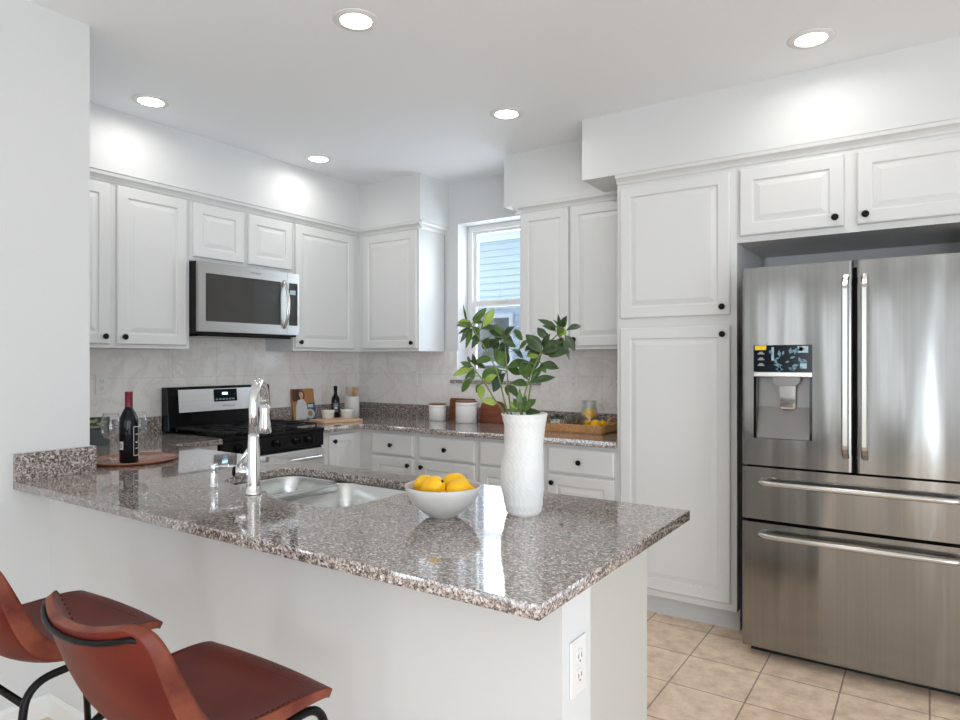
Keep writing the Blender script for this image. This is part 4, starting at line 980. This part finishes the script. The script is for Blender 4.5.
wineglass('clear wine glass behind the wine bottle, showing on its right', (-2.945, 1.608, 0.9225))
# standing book by the near wall
bk = thing('book', 'dark grey book with a green picture, leaning behind the wall edge', 'book', (-3.62, 1.70, 0.914), R(58))
b = MB(); b.box(-0.09, 0.11, 0.0, 0.018, 0.0, 0.150); b.obj('cover', M['slate'], bk)
b = MB(); b.box(-0.088, 0.108, -0.0012, -0.0002, 0.085, 0.149); pc = b.obj('picture', M['leaf_dark'], bk)
b = MB(); rg = random.Random(5)
for i in range(16):
    x, z, s_x, s_z = rg.uniform(-0.075, 0.09), rg.uniform(0.094, 0.140), rg.uniform(0.006, 0.018), rg.uniform(0.003, 0.008)
    b.box(x - s_x, x + s_x, -0.0018, -0.0013, z - s_z, z + s_z)
b.obj('picture_detail', M['ltgreen'], pc)

# ------------------------------------------------------------------ things right of the stove
ck = thing('cookbook', 'cookbook with a pictured cover leaning on the wall right of the stove', 'book', (-3.872, 3.385, 0.918), 0, rot=(R(-12), 0, R(76)))
b = MB(); b.box(-0.09, 0.09, 0.0, 0.022, 0.0, 0.235); b.obj('cover', M['orange_print'], ck)
b = MB(); b.box(-0.088, 0.088, 0.0025, 0.0195, 0.235, 0.2355); b.obj('pages', M['paper'], ck)
b = MB()
def ell(b, cx, cz, rx, rz, y, n=20): b.rings([[(cx + rx * math.cos(2 * PI * i / n), yy, cz + rz * math.sin(2 * PI * i / n)) for i in range(n)] for yy in (y, y - 0.0004)])
ell(b, -0.022, 0.185, 0.036, 0.045, -0.0002); b.box(-0.088, -0.03, -0.0006, -0.0002, 0.14, 0.232); ph = b.obj('cover_print', M['hair'], ck)
b = MB(); ell(b, -0.015, 0.188, 0.017, 0.024, -0.0012); b.box(-0.024, -0.006, -0.0016, -0.0012, 0.145, 0.168); b.obj('cover_print', M['skin'], ck)
b = MB(); b.prism([(-0.075, 0.0), (-0.065, 0.10), (-0.045, 0.15), (0.0, 0.155), (0.02, 0.12), (0.028, 0.05), (0.01, 0.0)], 'y', -0.0022, -0.0018); b.obj('cover_print', M['denim'], ck)
b = MB(); b.box(0.030, 0.089, -0.0006, -0.0002, 0.0, 0.125); b.obj('cover_print', M['navy_print'], ck)
b = MB(); ell(b, 0.048, 0.042, 0.036, 0.038, -0.0012); b.box(0.032, 0.075, -0.0016, -0.0012, 0.09, 0.115); b.obj('cover_print', M['ltblue_print'], ck)
b = MB(); ell(b, 0.044, 0.044, 0.020, 0.022, -0.0020); b.obj('cover_print', M['orange_print'], ck)

BD = (-3.60, 3.44, 0.9145)
bd = thing('serving_board', 'light wood serving board holding ramekins in the far corner', 'board', BD, R(74))
b = MB(); lp = round_poly([(-0.165, -0.12), (0.165, -0.12), (0.165, 0.12), (-0.165, 0.12)], 0.03)
b.rings([[(x, y, z) for x, y in lp] for z in (0.0, 0.016)]); b.obj('board', M['wood_light'], bd, bev=0.003)
BT = 0.9308
def ramekin(label, loc):
    r = thing('ramekin', label, 'ramekin', loc, 0, 'white ramekins on the serving board')
    b = MB(); b.lathe([(0.039, 0), (0.042, 0.002), (0.0465, 0.048), (0.0485, 0.053), (0.0485, 0.062), (0.045, 0.062), (0.043, 0.053), (0.039, 0.008), (0.005, 0.006)], 36); b.obj('cup', M['white_ceramic'], r)
    return r
def onB(u, v, z=BT):
    r = D_ + RT * ((u - 480) / 661.7) + Vector((0, 0, (360.84 - v) / 661.7)); return CAM + r * ((z - 1.359) / r.z)
def oB(u, v, z=BT): q = onB(u, v, z); return (q.x, q.y, z)
ramekin('white ramekin on the serving board, left of the oil bottle', oB(328, 418.5))
ramekin('white ramekin on the serving board, in front of the utensil crock', oB(347, 417.8))
ob = thing('oil_bottle', 'dark green oil bottle standing behind the white ramekins', 'bottle', oB(335.5, 417.0))
b = MB(); b.lathe([(0.030, 0), (0.032, 0.003), (0.032, 0.125), (0.029, 0.145), (0.016, 0.168), (0.013, 0.178), (0.013, 0.225)], 28); b.obj('glass', M['bottle'], ob)
b = MB(); b.lathe([(0.0145, 0.212), (0.0145, 0.236), (0.011, 0.238)], 20); b.obj('cap', M['black'], ob)
b = MB(); curved(b, 0.0324, -75, 0, 0.04, 0.11); b.obj('label', M['slate'], ob)
b = MB(); curved(b, 0.0329, -55, -20, 0.065, 0.08); curved(b, 0.0329, -60, -15, 0.09, 0.094); b.obj('label_print', M['label_ink'], ob)
cr_ = thing('utensil_crock', 'tall white crock of wooden utensils in the far corner', 'crock', (-3.80, 3.80, 0.9147))
b = MB(); b.lathe([(0.056, 0), (0.059, 0.003), (0.059, 0.160), (0.057, 0.1625), (0.054, 0.160), (0.054, 0.008), (0.01, 0.006)], 40); b.obj('pot', M['white_ceramic'], cr_)
cx, cyy, cz = (-3.80, 3.80, 0.9147)
for i, (ax, ay, lab, kind) in enumerate(((-0.030, -0.012, 'wooden spoon leaning left in the white crock', 'spoon'), (0.0, 0.015, 'wooden spatula upright in the middle of the white crock', 'spatula'), (0.032, 0.012, 'wooden spoon leaning right in the white crock', 'spoon'))):
    s_ = thing('wooden_' + kind, lab, kind, (cx - ax * 0.4, cyy - ay * 0.4, cz + 0.010), 0, 'wooden utensils')
    tip = Vector((ax * 1.6, ay * 1.6, 0.205)); b = MB(); b.tube([(0, 0, 0), tip * 0.75], 0.005, 8); b.obj('handle', M['wood_light'], s_)
    b = MB(); dirv = tip.normalized(); b.tube([tip * 0.72, tip * 0.80, tip * 0.92, tip * 1.06, tip * 1.10], [0.006, 0.014, 0.021, 0.019, 0.006] if kind == 'spoon' else [0.006, 0.018, 0.020, 0.022, 0.018], 14, flat=0.28); b.obj('head', M['wood_light'], s_)

# ------------------------------------------------------------------ canisters and boards under the window
def canister(label, loc, r_, h_):
    c = thing('canister', label, 'canister', loc, 0, 'white canisters')
    b = MB(); b.lathe([(r_ * 0.94, 0), (r_, 0.004), (r_, h_ * 0.80), (r_ * 0.985, h_ * 0.81), (r_ * 0.985, h_ * 0.83), (r_, h_ * 0.84), (r_, h_), (r_ - 0.006, h_)], 40); b.obj('jar', M['white_ceramic'], c)
    b = MB(); b.lathe([(r_ - 0.004, h_ + 0.0005), (r_, h_ + 0.002), (r_, h_ + 0.008), (r_ - 0.004, h_ + 0.010)], 40); b.obj('lid', M['wood_dark'], c)
    return c
canister('small white canister with a dark wood lid, left of the wooden boards', (-3.040, 3.930, 0.9145), 0.065, 0.116)
canister('larger white canister with a dark wood lid, standing before the wooden boards', (-2.745, 3.885, 0.9145), 0.076, 0.148)
bd1 = thing('wooden_board', 'dark red rectangular wooden board standing behind the larger canister', 'cutting board', (-2.870, 3.999, 0.9145), 0, 'dark wooden boards', rot=(R(-6), 0, 0))
b = MB(); b.rings([[(x, y, z) for x, z in round_poly([(-0.11, 0.0), (0.11, 0.0), (0.11, 0.165), (-0.11, 0.165)], 0.008)] for y in (-0.009, 0.009)]); b.obj('board', M['wood_dark'], bd1, bev=0.002)
bd2 = thing('wooden_board', 'dark red wooden board with a rounded top, left of the white vase', 'cutting board', (-2.610, 3.985, 0.9145), 0, 'dark wooden boards', rot=(R(-8), 0, 0))
b = MB(); b.rings([[(x, y, z) for x, z in round_poly([(-0.082, 0.0), (0.125, 0.0), (0.115, 0.155), (-0.082, 0.155)], [0.006, 0.006, 0.05, 0.05])] for y in (-0.009, 0.009)]); b.obj('board', M['wood_dark'], bd2, bev=0.002)

# ------------------------------------------------------------------ rattan tray with pitcher, lemons, succulent
RT_ = (-1.845, 3.835, 0.9145)
ra = thing('rattan_tray', 'woven rattan tray on the counter beside the pantry', 'tray', RT_)
b = MB(); hw, hd = 0.235, 0.135
o_ = round_poly([(-hw, -hd), (hw, -hd), (hw, hd), (-hw, hd)], 0.035)
def scl(l, s): return [(x * s[0], y * s[1]) for x, y in l]
b.rings([[(x, y, z) for x, y in scl(o_, s)] for z, s in ((0.0, (0.94, 0.92)), (0.008, (0.97, 0.95)), (0.050, (1.0, 1.0)), (0.053, (0.985, 0.98)), (0.050, (0.965, 0.94)), (0.010, (0.92, 0.89)))]); b.obj('basket', M['wicker'], ra)
for s in (-1, 1):
    b = MB(); b.tube(arc_path([(s * 0.228, -0.055, 0.048), (s * 0.236, -0.05, 0.088), (s * 0.236, 0.05, 0.088), (s * 0.228, 0.055, 0.048)], 0.03), 0.007, 10); b.obj('handle', M['wicker'], ra)
TZ = 0.9148 + 0.0105
pi_ = thing('glass_pitcher', 'clear glass pitcher with lemons inside, on the rattan tray', 'pitcher', (-1.775, 3.862, TZ))
b = MB(); b.lathe([(0.050, 0), (0.054, 0.002), (0.058, 0.05), (0.055, 0.105), (0.043, 0.150), (0.042, 0.165), (0.049, 0.182), (0.0475, 0.182), (0.0405, 0.165), (0.0415, 0.149), (0.0535, 0.104), (0.0565, 0.05), (0.0525, 0.006), (0.01, 0.005)], 36); b.obj('jug', M['glass'], pi_)
b = MB(); b.tube(bez((0.040, 0.012, 0.160), (0.105, 0.03, 0.175), (0.105, 0.03, 0.06), (0.054, 0.014, 0.05), 16), 0.0055, 10); b.obj('handle', M['glass'], pi_)
gl_ = 'lemons on the rattan tray'
lemon('lemon low in the glass pitcher', (-1.778, 3.855, TZ + 0.036), (R(80), 0, R(20)), 0.82, group=gl_)
lemon('lemon high in the glass pitcher, on top of the lower one', (-1.772, 3.862, TZ + 0.100), (R(85), 0, R(110)), 0.98, group=gl_)
lemon('lemon lying on the rattan tray right of the glass pitcher', (-1.705, 3.795, TZ + 0.032), (R(30), 0, R(70)), 0.95, group=gl_)
lemon('lemon on the rattan tray propped behind the lying one', (-1.690, 3.880, TZ + 0.031), (R(80), 0, R(20)), 0.85, group=gl_)
for lab, p_, rr_ in (('smoky glass tumbler on the rattan tray, right of the succulent pot', (-1.865, 3.795, TZ), 0.038), ('smoky glass tumbler on the rattan tray, behind the other tumbler', (-1.895, 3.895, TZ), 0.038)):
    g = thing('tumbler', lab, 'glass', p_, 0, 'tumblers on the rattan tray')
    b = MB(); b.lathe([(rr_ * 0.86, 0), (rr_ * 0.9, 0.002), (rr_, 0.082), (rr_ - 0.0018, 0.082), (rr_ * 0.84, 0.008), (0.005, 0.006)], 32); b.obj('cup', M['glass_grey'], g)
su = thing('potted_succulent', 'trailing green succulent in a white square pot on the rattan tray', 'plant', (-1.965, 3.785, TZ), R(10))
b = MB()
b.rings([[(x, y, z) for x, y in ((-h, -h), (h, -h), (h, h), (-h, h))] for z, h in ((0, 0.028), (0.062, 0.034), (0.062, 0.030), (0.008, 0.025))]); b.obj('pot', M['white_ceramic'], su, bev=0.002)
b = MB(); rs_ = random.Random(9)
for i in range(70):
    a = rs_.uniform(0, 2 * PI); rr_ = rs_.uniform(0.0, 0.05); p0 = Vector((rr_ * math.cos(a), rr_ * math.sin(a), 0.072 + rs_.uniform(-0.012, 0.018) - rr_ * 0.3))
    p1 = p0 + Vector((math.cos(a) * 0.022, math.sin(a) * 0.022, rs_.uniform(-0.006, 0.02))); leaf(b, p0, p1, 0.010, Vector((0, 0, 1)), 0.05, 0 if i % 3 else 1)
for s in range(8):
    a = R(-150) + s * R(17); L = rs_.uniform(0.03, 0.075)
    for k in range(7):
        t = k / 6; c = Vector((math.cos(a) * (0.046 + 0.035 * math.sin(min(1, t * 2) * PI / 2)), math.sin(a) * (0.046 + 0.06 * math.sin(min(1, t * 2) * PI / 2)), 0.070 + 0.01 * math.sin(t * PI) - max(0, t - 0.45) * L * 1.4))
        leaf(b, c, c + Vector((rs_.uniform(-0.012, 0.012), rs_.uniform(-0.014, 0.004), rs_.uniform(-0.012, 0.008))), 0.010, Vector((0, -0.6, 0.6)), 0.05, k % 2)
b.obj('foliage', [M['leaf_blue'], M['leaf_dark']], su)
